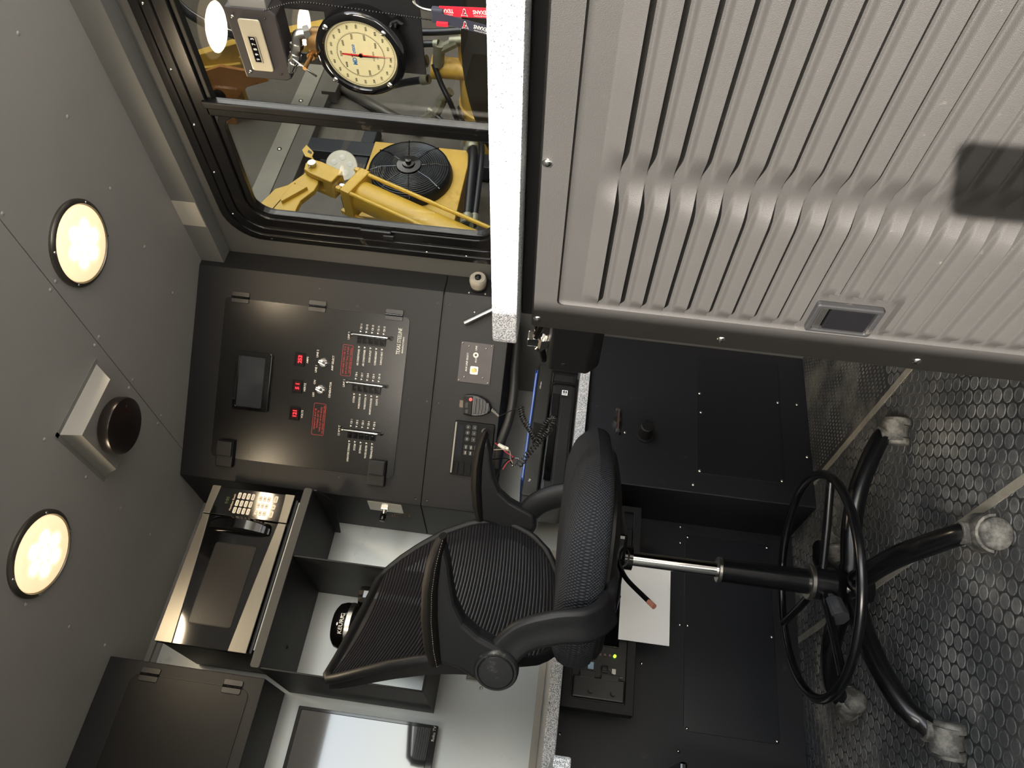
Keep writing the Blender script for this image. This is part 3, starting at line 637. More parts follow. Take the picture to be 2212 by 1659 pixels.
path = bez([(1.185, 2.02, .957), (1.15, 2.03, .945), (1.12, 2.04, .92), (1.09, 2.05, .895), (1.11, 2.04, .885), (1.14, 2.03, .873), (1.158, 2.02, .856), (1.15, 2.01, .845), (1.125, 2.01, .852), (1.10, 2.03, .872), (1.07, 2.05, .897), (1.04, 2.06, .918), (1.01, 2.09, .94)], 60)
cord.tube(bez([A0, A0.lerp(Vector((1.19, 2.02, .962)), .5)+Vector((0, 0, -.004)), (1.187, 2.02, .958)], 6), .0016, 8)
hel = []; prev = None; ph = 0
for i in range(len(path)-1):
    d = (path[i+1]-path[i]); l_ = d.length
    if l_ < 1e-6: continue
    d.normalize(); a = (Vector((0, 1, 0)) - d*d.y).normalized() if prev is None else (prev-d*d.dot(prev)).normalized(); prev = a; b = d.cross(a)
    pitch_ = .0078 if i < 560 else .0115
    ph += 2*PI*l_/pitch_
    hel.append((path[i], a, b, ph))
# resample helix finely
hp = []
for i in range(len(hel)-1):
    p, a, b, f0 = hel[i]; q, a2, b2, f1 = hel[i+1]; n_ = max(1, int((f1-f0)/.7))
    for k in range(n_):
        t = k/n_; f = f0+(f1-f0)*t; hp.append(p.lerp(q, t)+(a.lerp(a2, t)*math.cos(f)+b.lerp(b2, t)*math.sin(f))*.0080)
cord.tube(hp, .0024, 6)
build('coiled_cord', cord, mat('grey_black_cord', (30, 29, 27), .35), mc)
lw = thing('loose_wiring', 'loose red and black wires with a white plug hanging under the radio', 'wires', (1.06, 2.15, .98))
build('plug', MB().cyl((1.10, 2.13, 1.015), (1.083, 2.12, .990), .006, .0075, 8).box(-.005, .005, -.004, .004, 0, .014, FR((1.087, 2.12, .994), (1, 0, 0), (0, 1, 0), (-.5, -.2, -1))), mat('white_plug', (226, 222, 208), .5), lw)
build('red_wire', MB().tube(bez([(1.115, 2.15, 1.03), (1.07, 2.12, .985), (1.05, 2.10, .965), (1.035, 2.10, .962), (1.03, 2.10, .975), (1.01, 2.12, .99)], 8), .0016, 7), mat('red_wire', (190, 50, 70), .4), lw)
build('black_wire', MB().tube(bez([(1.06, 2.16, 1.03), (1.05, 2.12, .985), (1.03, 2.10, .968), (1.015, 2.10, .955), (1.04, 2.09, .945), (1.03, 2.1, .98), (.99, 2.14, 1.01)], 8), .0018, 7), PLG, lw)
build('black_wire', MB().tube(bez([(1.09, 2.15, 1.03), (1.075, 2.11, .98), (1.04, 2.095, .97), (1.02, 2.09, .96)], 8), .0014, 7), mat('pale_wire', (150, 146, 130), .4), lw)

# ------------------------------------------------------------------ countertop, printer and things behind
ct = build('countertop', MB().box(.166, 1.604, 2.12, 2.598, .744, .777), LAM, None, .003); ct['label'] = 'long speckled grey countertop along the silver back wall'; ct['category'] = 'countertop'
ct2 = build('return_countertop', MB().prism(WF, [(-.7, 1.52), (.158, 1.52), (.164, 1.527), (.164, 2.118), (.164, 2.598), (-.7, 2.598)], .744, .777), LAM, None, .003); ct2['label'] = 'short speckled side countertop jutting from the left end of the back counter'; ct2['category'] = 'countertop'
t = build('backsplash', MB().box(-.7, .94, 2.588, 2.599, .778, .80), mat('beige_strip', (176, 170, 160), .6, 0, .15, 6)); t['label'] = 'low beige strip where the silver wall meets the counter'; t['category'] = 'backsplash'
pr = thing('printer', 'flat black office printer on the counter under the corner cabinet', 'printer', (1.23, 2.3, .778))
build('body', MB().box(.985, 1.455, 2.205, 2.46, .785, .868, bv=.012), PLA, pr)
build('base', MB().box(1.0, 1.44, 2.215, 2.44, .778, .787), PLG, pr)
build('front_panel', MB().box(1.01, 1.35, 2.198, 2.21, .792, .832, bv=.004), BLK, pr)
build('tray_gap', MB().box(1.03, 1.36, 2.196, 2.2, .838, .862, bv=.001), PLG, pr)
build('lid', MB().prism(FY(2.44), rrect(.965, 1.475, .872, .924, .008), -.0, .245), mat('charcoal_lid', (34, 33, 31), .4, 0, .1, 9), pr, .006)
build('screen_window', MB().prism(FY(2.1945), [(1.155, .912), (1.235, .916), (1.228, .879), (1.165, .880)], 0, .002), PLG, pr)
build('rib', MB().box(1.40, 1.412, 2.196, 2.205, .787, .866, bv=.002), PLG, pr)
tx = MB(); P_ = FY(2.1945); text(tx, P_, 1.385, .909, 'OfficeJet', .0045, w=.0005, width=.03); text(tx, P_, 1.02, .905, 'hp', .007, w=.0005); build('lettering', tx, WHT, pr, flat=True)
stk = build('sticker', MB().box(1.362, 1.382, .812, .832, .0, .001, FY(2.2045)), PAP, pr)
tx = MB(); SF = FY(2.2034); tx.box(1.3655, 1.3675, .815, .829, 0, .0004, SF).box(1.370, 1.379, .815, .819, 0, .0004, SF).box(1.3715, 1.3765, .821, .829, 0, .0004, SF).box(1.378, 1.380, .822, .828, 0, .0004, SF)
build('sticker_mark', tx, PLG, stk)
t = thing('blue_folder', 'thin bright blue folder lying on top of the black printer', 'folder', (1.25, 2.33, .925))
build('cover', MB().box(1.02, 1.45, 2.20, 2.42, .9245, .9275), BLUE, t, .0005)
build('pages', MB().box(1.03, 1.44, 2.205, 2.415, .9277, .931), mat('pale_pages', (190, 196, 206), .7), t, .0003)
build('top_cover', MB().box(1.02, 1.45, 2.20, 2.42, .9312, .933), BLUE, t, .0003)
# stack of papers behind, under the cabinet
for i in range(9):
    z = .93+.0; x = 1.53
    col = [(30, 32, 40), (120, 30, 36), (60, 62, 66), (26, 40, 64), (150, 148, 140), (34, 34, 36), (86, 84, 80), (30, 30, 34), (120, 116, 108)][i]
    o = build('binder', MB().box(1.43+.002*(i % 3), 1.58, 2.40, 2.58, .779+i*.015, .792+i*.015), mat('binder_%d' % i, col, .5), None, .001, group='binders stacked under the corner cabinet')
    o['label'] = ['lowest, black', 'dark red', 'dark grey', 'dark blue', 'pale grey', 'upper black', 'mid grey', 'second-highest, black', 'topmost, light grey'][i]+' binder in the stack behind the printer'; o['category'] = 'binder'
t = thing('hanging_hose', 'thick dark grey hose curving below the corner cabinet behind the microphone cord', 'hose', (1.40, 2.05, .98))
hz = bez([(1.53, 2.07, 1.012), (1.46, 2.09, 1.006), (1.37, 2.10, 1.000), (1.28, 2.11, .992), (1.20, 2.13, .995), (1.13, 2.17, 1.012), (1.08, 2.25, 1.02)], 8)
build('hose', MB().tube(hz, .0145, 14), mat('grey_black_hose', (34, 33, 32), .5, 0, .1, 10), t)

# ------------------------------------------------------------------ desk bases
db = thing('desk_base_cabinet', 'black panelled base under the left part of the back counter', 'cabinet', (.5, 2.41, 0))
build('front_panel', MB().box(-.7, 1.03, 2.41, 2.595, 0, .743), BASE, db)
build('access_panel', MB().prism(FY(2.41), rrect(.373, .989, .075, .359, .012), 0, .003), mat('navy_black_panel', (24, 26, 32), .38, 0, .12, 3, .05, 260), db, .001)
sc = None
for x, z in [(.99-.008, .350), (.981, .083), (1.017, .374), (.684, .348), (.684, .083), (.381, .348), (.381, .083), (.684, .372), (.549, .489), (.316, .372), (.316, .722), (.684, .046), (.04, .372), (.96, .374)]:
    w = .003 if (.37 < x < .99 and .07 < z < .36) else 0
    if sc is None: sc = build('screw', MB().dome(FY(2.41), x, z, w, .0055, .003), CHR, db)
    else: copyobj(sc, db, (x, 2.41-w-.0015, z))
lb = thing('desk_side_cabinet', 'black panelled base jutting forward below the corner cabinet and printer', 'cabinet', (1.3, 2.16, 0))
build('body', MB().box(1.031, 1.604, 2.16, 2.595, 0, .743), BASE, lb, .003)
build('access_panel', MB().prism(FY(2.16), rrect(1.102, 1.56, .0935, .374, .012), 0, .003), mat('navy_black_panel', (24, 26, 32)), lb, .001)
sc = None
for x, z in [(1.11, .364), (1.11, .103), (1.06, .384), (1.061, .05), (1.408, .035), (1.219, .610), (1.405, .100), (1.405, .364), (1.33, .36), (1.21, .015)]:
    w = .003 if (1.10 < x and .09 < z < .37) else 0
    if sc is None: sc = build('screw', MB().dome(FY(2.16), x, z, w, .0055, .003), CHR, lb)
    else: copyobj(sc, lb, (x, 2.16-w-.0015, z))
D_ = FY(2.16)
t = thing('power_inlet', 'round black twist-cap power inlet on the black panel right of the stool', 'inlet', D_.p(1.24, .548, 0))
build('flange', MB().fcyl(D_, 1.218, .545, 0, .006, .030, n=28), RUB, t)
build('collar', MB().fcyl(D_, 1.218, .545, .006, .030, .023, .021, 24), PLA, t)
cpx = MB().fcyl(D_, 1.218, .545, .030, .062, .024, .022, 10)
build('cap', cpx, PLA, t, .003)
t = thing('cam_lock', 'small chrome cam lock with a thin upright brown bar, near the stool seat', 'lock', D_.p(1.25, .64, 0))
build('cylinder', MB().fcyl(D_, 1.252, .640, 0, .022, .011, n=18), CHR, t)
build('bar', MB().box(1.215, 1.29, .634, .639, .020, .024, D_), mat('brown_bar', (70, 48, 44), .5), t)
build('hasp', MB().box(1.206, 1.218, .630, .642, 0, .022, D_, .001).box(1.286, 1.296, .632, .646, 0, .022, D_, .001), ALU, t)
# inverter / power unit mounted under counter
iv = thing('power_unit', 'black equipment rack under the counter with indicator lights and a hinged fuse cover', 'rack unit', (.62, 2.3, .535))
IF = FY(2.225)
build('case', MB().box(.385, .975, 2.27, 2.408, .545, .742), BLK, iv, .002)
build('frame', MB().ring(IF, rrect(.362, .985, .535, .738, .003), rrect(.388, .965, .560, .712, .002), -.045, .004), BLK, iv, .002)
build('face_plate', MB().box(.387, .966, .559, .713, -.02, -.012, IF), PLA, iv)
build('black_module', MB().box(.540, .800, .585, .690, -.012, .006, IF), PLG, iv, .001)
build('black_module', MB().box(.805, .905, .562, .71, -.012, .010, IF), PLA, iv, .002)
fc = build('fuse_cover', MB().box(.393, .452, .562, .708, -.012, .004, IF, .004), PLA, iv)
build('hinge_tab', MB().box(.446, .462, .580, .630, .002, .007, IF, .001).box(.446, .466, .648, .690, .002, .007, IF, .001), PLA, fc)
for z in (.594, .657): build('thumb_screw', MB().fcyl(IF, .412, z, .004, .022, .0075), PLA, fc)
for i, z in enumerate((.664, .650, .636, .622, .608)): build('indicator', MB().box(.514, .521, z-.003, z+.003, -.012, -.006, IF), mat('dull_lens', (120, 92, 84), .4), iv)
build('green_indicator', MB().fcyl(IF, .518, .5935, -.012, -.005, .0042, n=12), LEDG, iv, label='lit green indicator')
build('rocker_switch', MB().box(.468, .487, .612, .630, -.012, .002, IF, .001).box(.472, .483, .614, .628, .002, .006, IF, .001), PLG, iv)
build('usb_port', MB().box(.467, .482, .588, .601, -.012, -.002, IF, .001), ALU, iv)
build('blue_label', MB().box(.474, .494, .652, .668, -.012, -.0112, IF), mat('blue_white_label', (150, 180, 205), .5), iv)
cm = MB(); 
for p in bez([IF.p(.478, .606, -.004), IF.p(.468, .600, -.002), IF.p(.462, .590, -.001), IF.p(.458, .578, -.001), IF.p(.459, .570, -.001)], 6): cm.lathe(p, (1, 0, 0), [(0, .0005), (.0013, .0013), (.0026, .0005)], 6)
build('bead_chain', cm, ALU, iv)
pp = build('paper_sheet', MB().box(.560, .800, .443, .590, 0, .0012, FY(2.205)), PAP); pp['label'] = 'blank white paper sheet hanging from the black unit under the counter'; pp['category'] = 'paper'
bn = thing('black_bin', 'black plastic bin standing on the floor at the far left under the desk', 'bin', (.12, 2.2, 0))
B0 = [(-.06, .40), (.27, .47), (.27, .0), (-.06, .0)]
build('body', MB().prism(FR((0, 2.3, 0), (1, 0, 0), (0, 0, 1), (0, -1, 0)), [(-.12, 0), (.225, 0), (.250, .40), (-.15, .40)], -.08, .12), PLG, bn, .01)
build('rim', MB().box(-.16, .262, 2.17, 2.39, .395, .415, bv=.006), PLG, bn)
build('lid', MB().prism(FR((0, 2.3, 0), (1, 0, 0), (0, 0, 1), (0, -1, 0)), [(-.12, .415), (.25, .415), (.215, .455), (-.08, .455)], -.07, .11), PLG, bn, .008)
# ------------------------------------------------------------------ operator console (foreground right)
cc = build('console_countertop', MB().prism(WF, [(.70, -1.2), (1.604, -1.2), (1.604, 1.0), (.712, 1.0), (.703, .996), (.70, .985)], .925, .9645), LAM, None, .003)
cc['label'] = 'raised speckled console countertop in the foreground, sunlit along its edge'; cc['category'] = 'countertop'
oc2 = thing('operator_console', 'large console with a ribbed black plastic door panel in the sunlit foreground', 'console', (1.1, .2, 0))
build('body', MB().box(.757, 1.604, -1.2, .985, 0, .924), BLK, oc2, .003)
KX = .740; g = MB()
ys = [-.35]
while ys[-1] < .9299: ys.append(min(.93, ys[-1]+(.014 if ys[-1] < .60 or .70 < ys[-1] < .88 else .0045)))
def tap(y):
    def s(a, b, t): t = max(0, min(1, (t-a)/(b-a))); return t*t*(3-2*t)
    a = (1-s(.606, .660, y)) if y < .66 else 0
    b = s(.66, .712, y)*(1-s(.892, .923, y)) if y >= .66 else 0
    return max(a, b)
def sect(z, y):
    if z > .828 or z < .10: return 0
    ph = ((.8025-z) % .0338)/.0338       # 0 just under an overhang, 1 at the next one
    if ph < .34: h = 0
    elif ph < .48: h = .62*(ph-.34)/.14
    else: h = .62+.38*((ph-.48)/.52)**.8
    if ph > .975: h *= (1-ph)/.025
    if z > .8025: ph2 = (z-.8025)/.0255; h = max(0, 1-ph2)
    k = 0 if (.372 < z < .497 and .838 < y < .932) else 1
    return h*k
zs = [.868]; 
while zs[-1] > .06:
    z = zs[-1]; ph = ((.8025-z) % .0338)/.0338
    zs.append(z-(.0338/26 if z < .835 else .004))
rows = []
for z in zs:
    r = []
    for y in ys:
        t_ = tap(y); h = sect(z, y)*t_
        if t_ < 1 and t_ > 0: h = h*t_**.1
        e = min(1, (.93-y)/.006, (.868-z)/.006); e = max(0, e)
        r.append((KX+.001+.004*e-.0135*h, y, z))
    rows.append(r)
g.grid(rows)
dp = build('door_skin', g, ABS, oc2)
fr_ = MB().ring(FX(KX), rrect(-.993, .40, .045, .9055, .006, 4), rrect(-.93, .352, .062, .868, .012, 4), -.012, .0)
build('door_frame', fr_, ABS, oc2, .002)
build('door_groove', MB().ring(FX(KX), rrect(-.932, .354, .060, .870, .012, 4), rrect(-.9285, .350, .0635, .8665, .011, 4), -.004, .0008), ABS, oc2)
lc = build('door_latch', MB().ring(FX(KX-.001), rrect(-.918, -.855, .386, .484, .005), rrect(-.912, -.862, .394, .476, .003), -.006, .0045), PLA, oc2, .002)
build('latch_pocket', MB().box(-.913, -.861, .393, .477, -.012, -.006, FX(KX-.001)), PLG, lc)
build('latch_paddle', MB().prism(FX(KX-.001), [(-.911, .396), (-.864, .396), (-.864, .460), (-.911, .460)], -.006, .002), PLG, lc, .002)
build('chrome_strip', MB().box(-.911, -.864, .463, .475, -.006, .0005, FX(KX-.001), .002), ALU, lc)
for y, z in ((.646, .900), (.971, .900), (.971, .597), (.970, .289), (.33, .9)):
    build('door_screw', MB().dome(FX(KX), -y, z-.004 if z > .88 else z, 0, .007, .004, 14), CHR, oc2)
# black box under the end of the console, with hose fittings
kb_ = thing('console_side_box', 'rounded black box hanging behind the end of the console', 'box', (1.1, 1.2, .765))
build('shell', MB().prism(FR((0, 1.37, 0), (1, 0, 0), (0, 0, 1), (0, -1, 0)), [(.905, .790), (.93, .765), (1.38, .765), (1.40, .78), (1.40, .874), (1.38, .881), (.915, .881), (.905, .872)], 0, .383), PLA, kb_, .010, seg=3)
build('screw', MB().dome(FX(.905), -1.34, .842, 0, .006, .002), PLA, kb_)
ft = thing('hose_fittings', 'shiny chrome fittings and short hoses on top of the rounded black box', 'fitting', (.95, 1.2, .882))
build('elbow', MB().cyl((.93, 1.13, .885), (.93, 1.31, .888), .011, n=16).cyl((.93, 1.215, .888), (.925, 1.30, .912), .010, n=8).cyl((.93, 1.18, .886), (.93, 1.21, .888), .0145, n=6), CHR, ft)
build('nut', MB().cyl((.925, 1.270, .890), (.925, 1.30, .893), .016, n=6).cyl((.925, 1.30, .893), (.925, 1.315, .9), .011, n=14), CHR, ft)
build('hose', MB().tube(bez([(.95, 1.06, .915), (.94, 1.18, .912), (.932, 1.26, .905), (.928, 1.34, .890), (.93, 1.365, .887)], 6), .0075, 10), PLG, ft)
build('handle', MB().box(.915, .94, 1.276, 1.30, .896, .925, bv=.003), CHR, ft)

# ------------------------------------------------------------------ weight gauge, depth counter, lanyards on the mounting plate
gp = thing('gauge_bracket', 'black steel mounting plate with a window cut, holding the gauge and counter', 'bracket', (1.345, .85, .965))
PX = FX(1.35)
pm = MB().ring(PX, [(-.972, 1.50), (-.972, 1.20), (-.70, 1.20), (-.70, 1.53), (-.80, 1.53), (-.85, 1.50)], [(-.948, 1.478), (-.948, 1.402), (-.852, 1.395), (-.852, 1.478), (-.852, 1.479), (-.86, 1.479)], 0, .005)
build('plate', pm, BLK, gp, .001)
build('post', MB().box(.70, .76, 1.19, 1.56, -.03, 0, FX(1.35)).box(-.76, -.70, .9645, 1.21, -.03, .004, PX), BLK, gp, .002)
GF = FX(1.30)
gg = thing('weight_gauge', 'round black dial gauge with a cream face and red needle by the window', 'gauge', (1.3, .908, 1.318))
build('case', MB().lathe(GF.p(-.908, 1.318, -.047), GF.n, [(0, .080), (.02, .088), (.044, .0915), (.050, .0905), (.054, .086), (.055, .0765), (.050, .0735), (.047, .0725)], 72), PLG, gg)
dl = build('dial', MB().lathe(GF.p(-.908, 1.318, -.0005), GF.n, [(0, .0745), (.001, .0745), (.001, .001)], 64), mat('cream_dial', (228, 212, 170), .5), gg)
build('glass', MB().lathe(GF.p(-.908, 1.318, .0035), GF.n, [(0, .0745), (.001, .0745), (.001, .001)], 64), GLASS, gg)
tk = MB(); W0 = .0010
def pol(r, n_):  # n_ fraction clockwise from the bottom
    a = -PI/2-2*PI*n_; return (-.908+r*math.cos(a), 1.318+r*math.sin(a))
def radial(mb, r0, r1, n_, w):
    a = -PI/2-2*PI*n_; c, s = math.cos(a), math.sin(a); q = w/2
    P = [(r0*c-q*s, r0*s+q*c), (r1*c-q*s, r1*s+q*c), (r1*c+q*s, r1*s-q*c), (r0*c+q*s, r0*s-q*c)]
    mb.add([GF.p(-.908+u, 1.318+v, W0) for u, v in P], [[0, 1, 2, 3]])
for i in range(200):
    radial(tk, .0700-(.0045 if i % 10 == 0 else (.0032 if i % 2 == 0 else .0018)), .0700, i/200, .00042)
for i in range(100):
    radial(tk, .0478, .0478+(.0036 if i % 10 == 0 else .0022), i/100, .00048)
for R in (.0700, .0478):
    a = [pol(R, i/72) for i in range(72)]; b = [pol(R-.0005, i/72) for i in range(72)]
    tk.ring(GF, a, b, .0009, .0011)
for i in range(1, 21):
    u, v = pol(.0605, i*.05-(0 if i < 20 else -.012)); text(tk, GF, u, v, str(i*50), .0040, w=W0, bold=.02)
for i in range(1, 10):
    u, v = pol(.0405, i*.1); text(tk, GF, u, v, str(i*1000), .0043, w=W0, bold=.015)
text(tk, GF, -.908, 1.292, 'POUNDS', .0036, w=W0, bold=0)
build('scale_marks', tk, PLG, dl, flat=True)
tx = MB(); text(tx, GF, -.9225, 1.3325, 'MD', .0085, w=W0, bold=.03, width=.016); text(tx, GF, -.8955, 1.332, 'otco', .0078, w=W0, bold=.03, width=.020); build('blue_lettering', tx, mat('print_blue', (40, 110, 180), .5), dl, flat=True)
tx = MB(); tx.prism(GF, [(-.9142, 1.3375), (-.9060, 1.3375), (-.9060, 1.3355), (-.9092, 1.335), (-.9092, 1.3285), (-.9112, 1.3285), (-.9112, 1.335), (-.9142, 1.3355)], W0-.0002, W0); build('red_letter', tx, mat('print_bright_red', (214, 40, 44), .5), dl, flat=True)
tx = MB(); text(tx, GF, -.9115, 1.284, 'PSI', .0036, w=W0); build('small_blue_lettering', tx, mat('print_blue', (40, 110, 180), .5), dl, flat=True)
build('black_needle', MB().prism(GF, [(-.9095, 1.262), (-.9090, 1.318), (-.9062, 1.349), (-.9092, 1.349), (-.9115, 1.318)], .0018, .0024).fcyl(GF, -.908, 1.318, .001, .0034, .0042, n=16), PLG, gg)
build('red_needle', MB().prism(GF, [(-.9065, 1.252), (-.9060, 1.318), (-.9052, 1.3555), (-.9088, 1.3555), (-.9085, 1.318)], .0026, .0031).fcyl(GF, -.9065, 1.3165, .002, .0034, .0034, n=12), mat('needle_red', (206, 20, 26), .4), gg)
for y, z in ((.857, 1.378), (.859, 1.264), (.972, 1.379), (.973, 1.265), (.828, 1.32), ):
    if y < .84: continue
    build('bezel_screw', MB().dome(GF, -.908-(y-.9145)*1.0+.0+(.0), 1.3215+(z-1.3215)*1.0, .007, .0062, .0035, 12), CHR, gg)
build('cap_nut', MB().cyl((1.33, .855, 1.253), (1.325, .842, 1.236), .011, .009, 12).cyl((1.325, .848, 1.247), (1.31, .852, 1.243), .004), PLG, gg)
vv = thing('damper_valve', 'brass and steel damper valve above the round gauge', 'valve', (1.31, .91, 1.425))
build('block', MB().lathe((1.33, .91, 1.385), (0, 0, 1), [(0, .030), (.038, .030), (.045, .026), (.045, .002)], 28), BRS, vv)
build('spindle', MB().cyl((1.30, .922, 1.424), (1.265, .926, 1.428), .0045, n=14).cyl((1.31, .921, 1.424), (1.298, .922, 1.424), .0085, n=14), BRS, vv)
build('tee_handle', MB().cyl((1.268, .908, 1.450), (1.268, .944, 1.408), .0022, n=8), CHR, vv)
e1 = bez([(1.32, .885, 1.432), (1.315, .887, 1.448), (1.31, .905, 1.452), (1.305, .925, 1.458)], 6)
build('elbow', MB().tube(e1, .0105, 12).cyl((1.325, .884, 1.425), (1.32, .885, 1.436), .014, n=6).cyl((1.31, .903, 1.452), (1.308, .912, 1.454), .014, n=6), ALU, vv)
build('quick_coupler', MB().cyl((1.305, .922, 1.457), (1.303, .934, 1.462), .0125, n=6).cyl((1.303, .934, 1.462), (1.300, .956, 1.473), .0095, n=16).cyl((1.302, .941, 1.465), (1.301, .946, 1.468), .0115, n=16).cyl((1.300, .956, 1.473), (1.299, .962, 1.477), .005, n=12), CHR, vv)
cbx = thing('depth_counter', 'black box with a silver mechanical digit counter above the round gauge', 'counter', (1.32, .91, 1.53))
build('housing', MB().prism(GF, [(-.986, 1.490), (-.980, 1.478), (-.840, 1.476), (-.830, 1.490), (-.830, 1.578), (-.986, 1.578)], -.05, 0), mat('brown_black_case', (44, 41, 42), .5, 0, .1, 10), cbx, .003)
pl_ = build('counter_plate', MB().prism(GF, rrect(-.965, -.851, 1.511, 1.5565, .006), 0, .0035), mat('warm_silver_plate', (190, 184, 164), .4, .6), cbx, .0015)
build('slot', MB().box(-.943, -.886, 1.5305, 1.5435, .003, .0042, GF), PLG, pl_)
build('slot_border', MB().ring(GF, rrect(-.9455, -.8855, 1.528, 1.545, .001, 2), rrect(-.943, -.887, 1.5305, 1.5435, .001, 2), .0035, .0052), ALU, pl_)
dg = MB()
for i, c_ in enumerate('99873'): text(dg, GF, -.937+i*.0113, 1.537, c_, .0068, w=.0046, bold=.02)
build('digits', dg, WHT, pl_, flat=True)
for y, z in ((.850, 1.566), (.971, 1.565), (.848, 1.500), (.970, 1.498)):
    build('screw', MB().dome(GF, -y, z, 0, .004 if z > 1.53 else .0022, .0025, 10), ALU if z > 1.53 else PLG, cbx)
build('reset_shaft', MB().cyl((1.325, .83, 1.545), (1.325, .806, 1.545), .008, n=14).cyl((1.325, .822, 1.545), (1.325, .8, 1.545), .012, .012, 14), PLG, cbx)
build('end_cover', MB().box(1.303, 1.348, .812, .831, 1.492, 1.566, bv=.002), TRIM, cbx)
# beaded cord, carabiner and the two lanyards
bcn = thing('beaded_cord', 'long beaded black cord hanging beside the round gauge', 'cord', (1.28, .83, 1.2)); m_ = MB()
bp_ = bez([(1.285, .822, 1.49), (1.285, .80, 1.42), (1.285, .801, 1.34), (1.285, .806, 1.25), (1.285, .81, 1.18), (1.285, .815, 1.08), (1.285, .816, .98)], 14)
for p in bp_: m_.lathe(p-Vector((.0018, 0, 0)), (1, 0, 0), [(0, .0006), (.0018, .0022), (.0036, .0006)], 6)
m_.tube(bp_, .0007, 4); build('beads', m_, PLG, bcn)
def emblem(par, cy, cz, s, nm):
    # bull-head crest: navy left, red right, white edge, white star; 'up' is +y, reading runs +z
    fr = FR((0, cy, cz), (0, 0, 1), (0, 1, 0), (-1, 0, 0)); fr.o.x = nm
    head = [(-.5, .42), (-.62, .78), (-.40, .62), (-.1, .60), (.1, .60), (.40, .62), (.62, .78), (.5, .42), (.30, .1), (.20, -.55), (0, -.75), (-.20, -.55), (-.30, .1)]
    sc_ = lambda k: [(a*s*k, b*s*k) for a, b in head]
    build('white_outline', MB().prism(fr, sc_(1.2), 0, .0003), WHT, par, flat=True)
    build('navy_half', MB().prism(fr, sc_(1.0), .0003, .0005), LANB, par, flat=True)
    build('red_half', MB().prism(fr, [(a*s, b*s) for a, b in [(0, .55), (.40, .60), (.60, .76), (.5, .42), (.30, .1), (.20, -.55), (0, -.72)]], .0005, .0007), LANR, par, flat=True)
    st = [(s*(.22 if i % 2 == 0 else .09)*math.cos(PI/2+i*PI/5)-.16*s, s*(.22 if i % 2 == 0 else .09)*math.sin(PI/2+i*PI/5)+.15*s) for i in range(10)]
    build('star', MB().prism(fr, st, .0007, .0009), WHT, par, flat=True)
def ribbon(name, label, m, x, y0, y1, z0, z1, w, words):
    t = thing(name, label, 'lanyard', (x, y0, z1))
    rows = []
    for i in range(13):
        k = i/12; z = z0+(z1-z0)*k; y = y0+(y1-y0)*k; rows.append((y, z))
    mb = MB(); P = []
    for y, z in rows: P += [(x, y-w/2, z), (x, y+w/2, z), (x+.0012, y+w/2, z), (x+.0012, y-w/2, z)]
    F = [[i*4+k, i*4+(k+1) % 4, (i+1)*4+(k+1) % 4, (i+1)*4+k] for i in range(12) for k in range(4)]+[[0, 1, 2, 3], [48, 51, 50, 49]]
    mb.add(P, F); rb = build('ribbon', mb, m, t)
    tx = MB(); dz = Vector((0, y1-y0, z1-z0)).normalized(); fr = FR((x-.0006, 0, 0), dz, Vector((0, dz.z, -dz.y)), (-1, 0, 0)); fr.o.y = y0; fr.o.z = z0
    L_ = (Vector((0, y1, z1))-Vector((0, y0, z0))).length; s = .012; i = 0
    while s < L_-.03:
        text(tx, fr, s+.020, -.0012 if i >= 0 else 0, 'TEXANS', .0072, w=0, bold=.02, width=.030)
        text(tx, fr, s+.020, .0058, 'HOUSTON', .0026, w=0, bold=.0, width=.026)
        p = fr.p(s+.051, 0, 0)
        if s+.058 < L_: emblem(t, p.y, p.z, .0085, x-.0006)
        s += .066; i += 1
    build('lettering', tx, WHT, t, flat=True)
    return t
ribbon('red_lanyard', 'red ribbon lanyard with white letters hanging by the gauge', LANR, 1.275, .778, .786, .97, 1.145, .019, 1)
ribbon('navy_lanyard', 'dark navy ribbon lanyard with white letters hanging over the red one', LANB, 1.268, .826, .796, .97, 1.140, .019, 1)
kr = thing('key_clip', 'silver spring clip holding the lanyards', 'clip', (1.285, .79, 1.17))
build('clip_loop', MB().tube(bez([(1.28, .790, 1.155), (1.28, .786, 1.18), (1.28, .776, 1.192), (1.28, .758, 1.188), (1.28, .742, 1.17)], 6), .0025, 10), CHR, kr)
build('webbing_stub', MB().box(1.268, 1.282, .780, .806, 1.137, 1.160, bv=.003), LANB, kr)
build('red_tag', MB().box(1.262, 1.267, .80, .808, 1.128, 1.150, bv=.001), LANR, kr)
# ------------------------------------------------------------------ the drafting stool (local axes: x forward, y to its left)
CH = thing('drafting_stool', 'black mesh-backed drafting chair with armrests, tall gas column and foot ring', 'chair', (.615, 1.68, 0), local=True, rz=math.radians(-46))
# seat: rounded pad with a waterfall front
def superell(a, b, n_, k): 
    out = []
    for i in range(n_):
        t = 2*PI*i/n_; c, s = math.cos(t), math.sin(t)
        out.append((a*abs(c)**(2/k)*(1 if c >= 0 else -1), b*abs(s)**(2/k)*(1 if s >= 0 else -1)))
    return out
rows = []
prof = [(.712, .80), (.708, .90), (.712, .955), (.722, .985), (.742, 1.0), (.765, .995), (.785, .965), (.798, .91), (.806, .80), (.808, .5), (.806, .2), (.8055, .01)]
for z, k in prof:
    r = []
    for x, y in superell(.245, .275, 64, 3.0):
        fx = x*k; fy = y*k*(1+.03*(x/.245))
        zz = z
        if z > .75: zz -= .030*max(0, (fx-.10)/.145)**2
        zz += (.012 if z > .78 else 0)*min(1, (abs(fy)/.27))**2 - (.010 if z > .78 else 0)
        r.append((fx+.03, fy, zz))
    rows.append(r)
sm_ = MB(); sm_.grid(rows, closed=True); sm_.f.append(list(range(64))[::-1]); sm_.sm.append(False)
seat = build('seat', sm_, SEATF, CH)
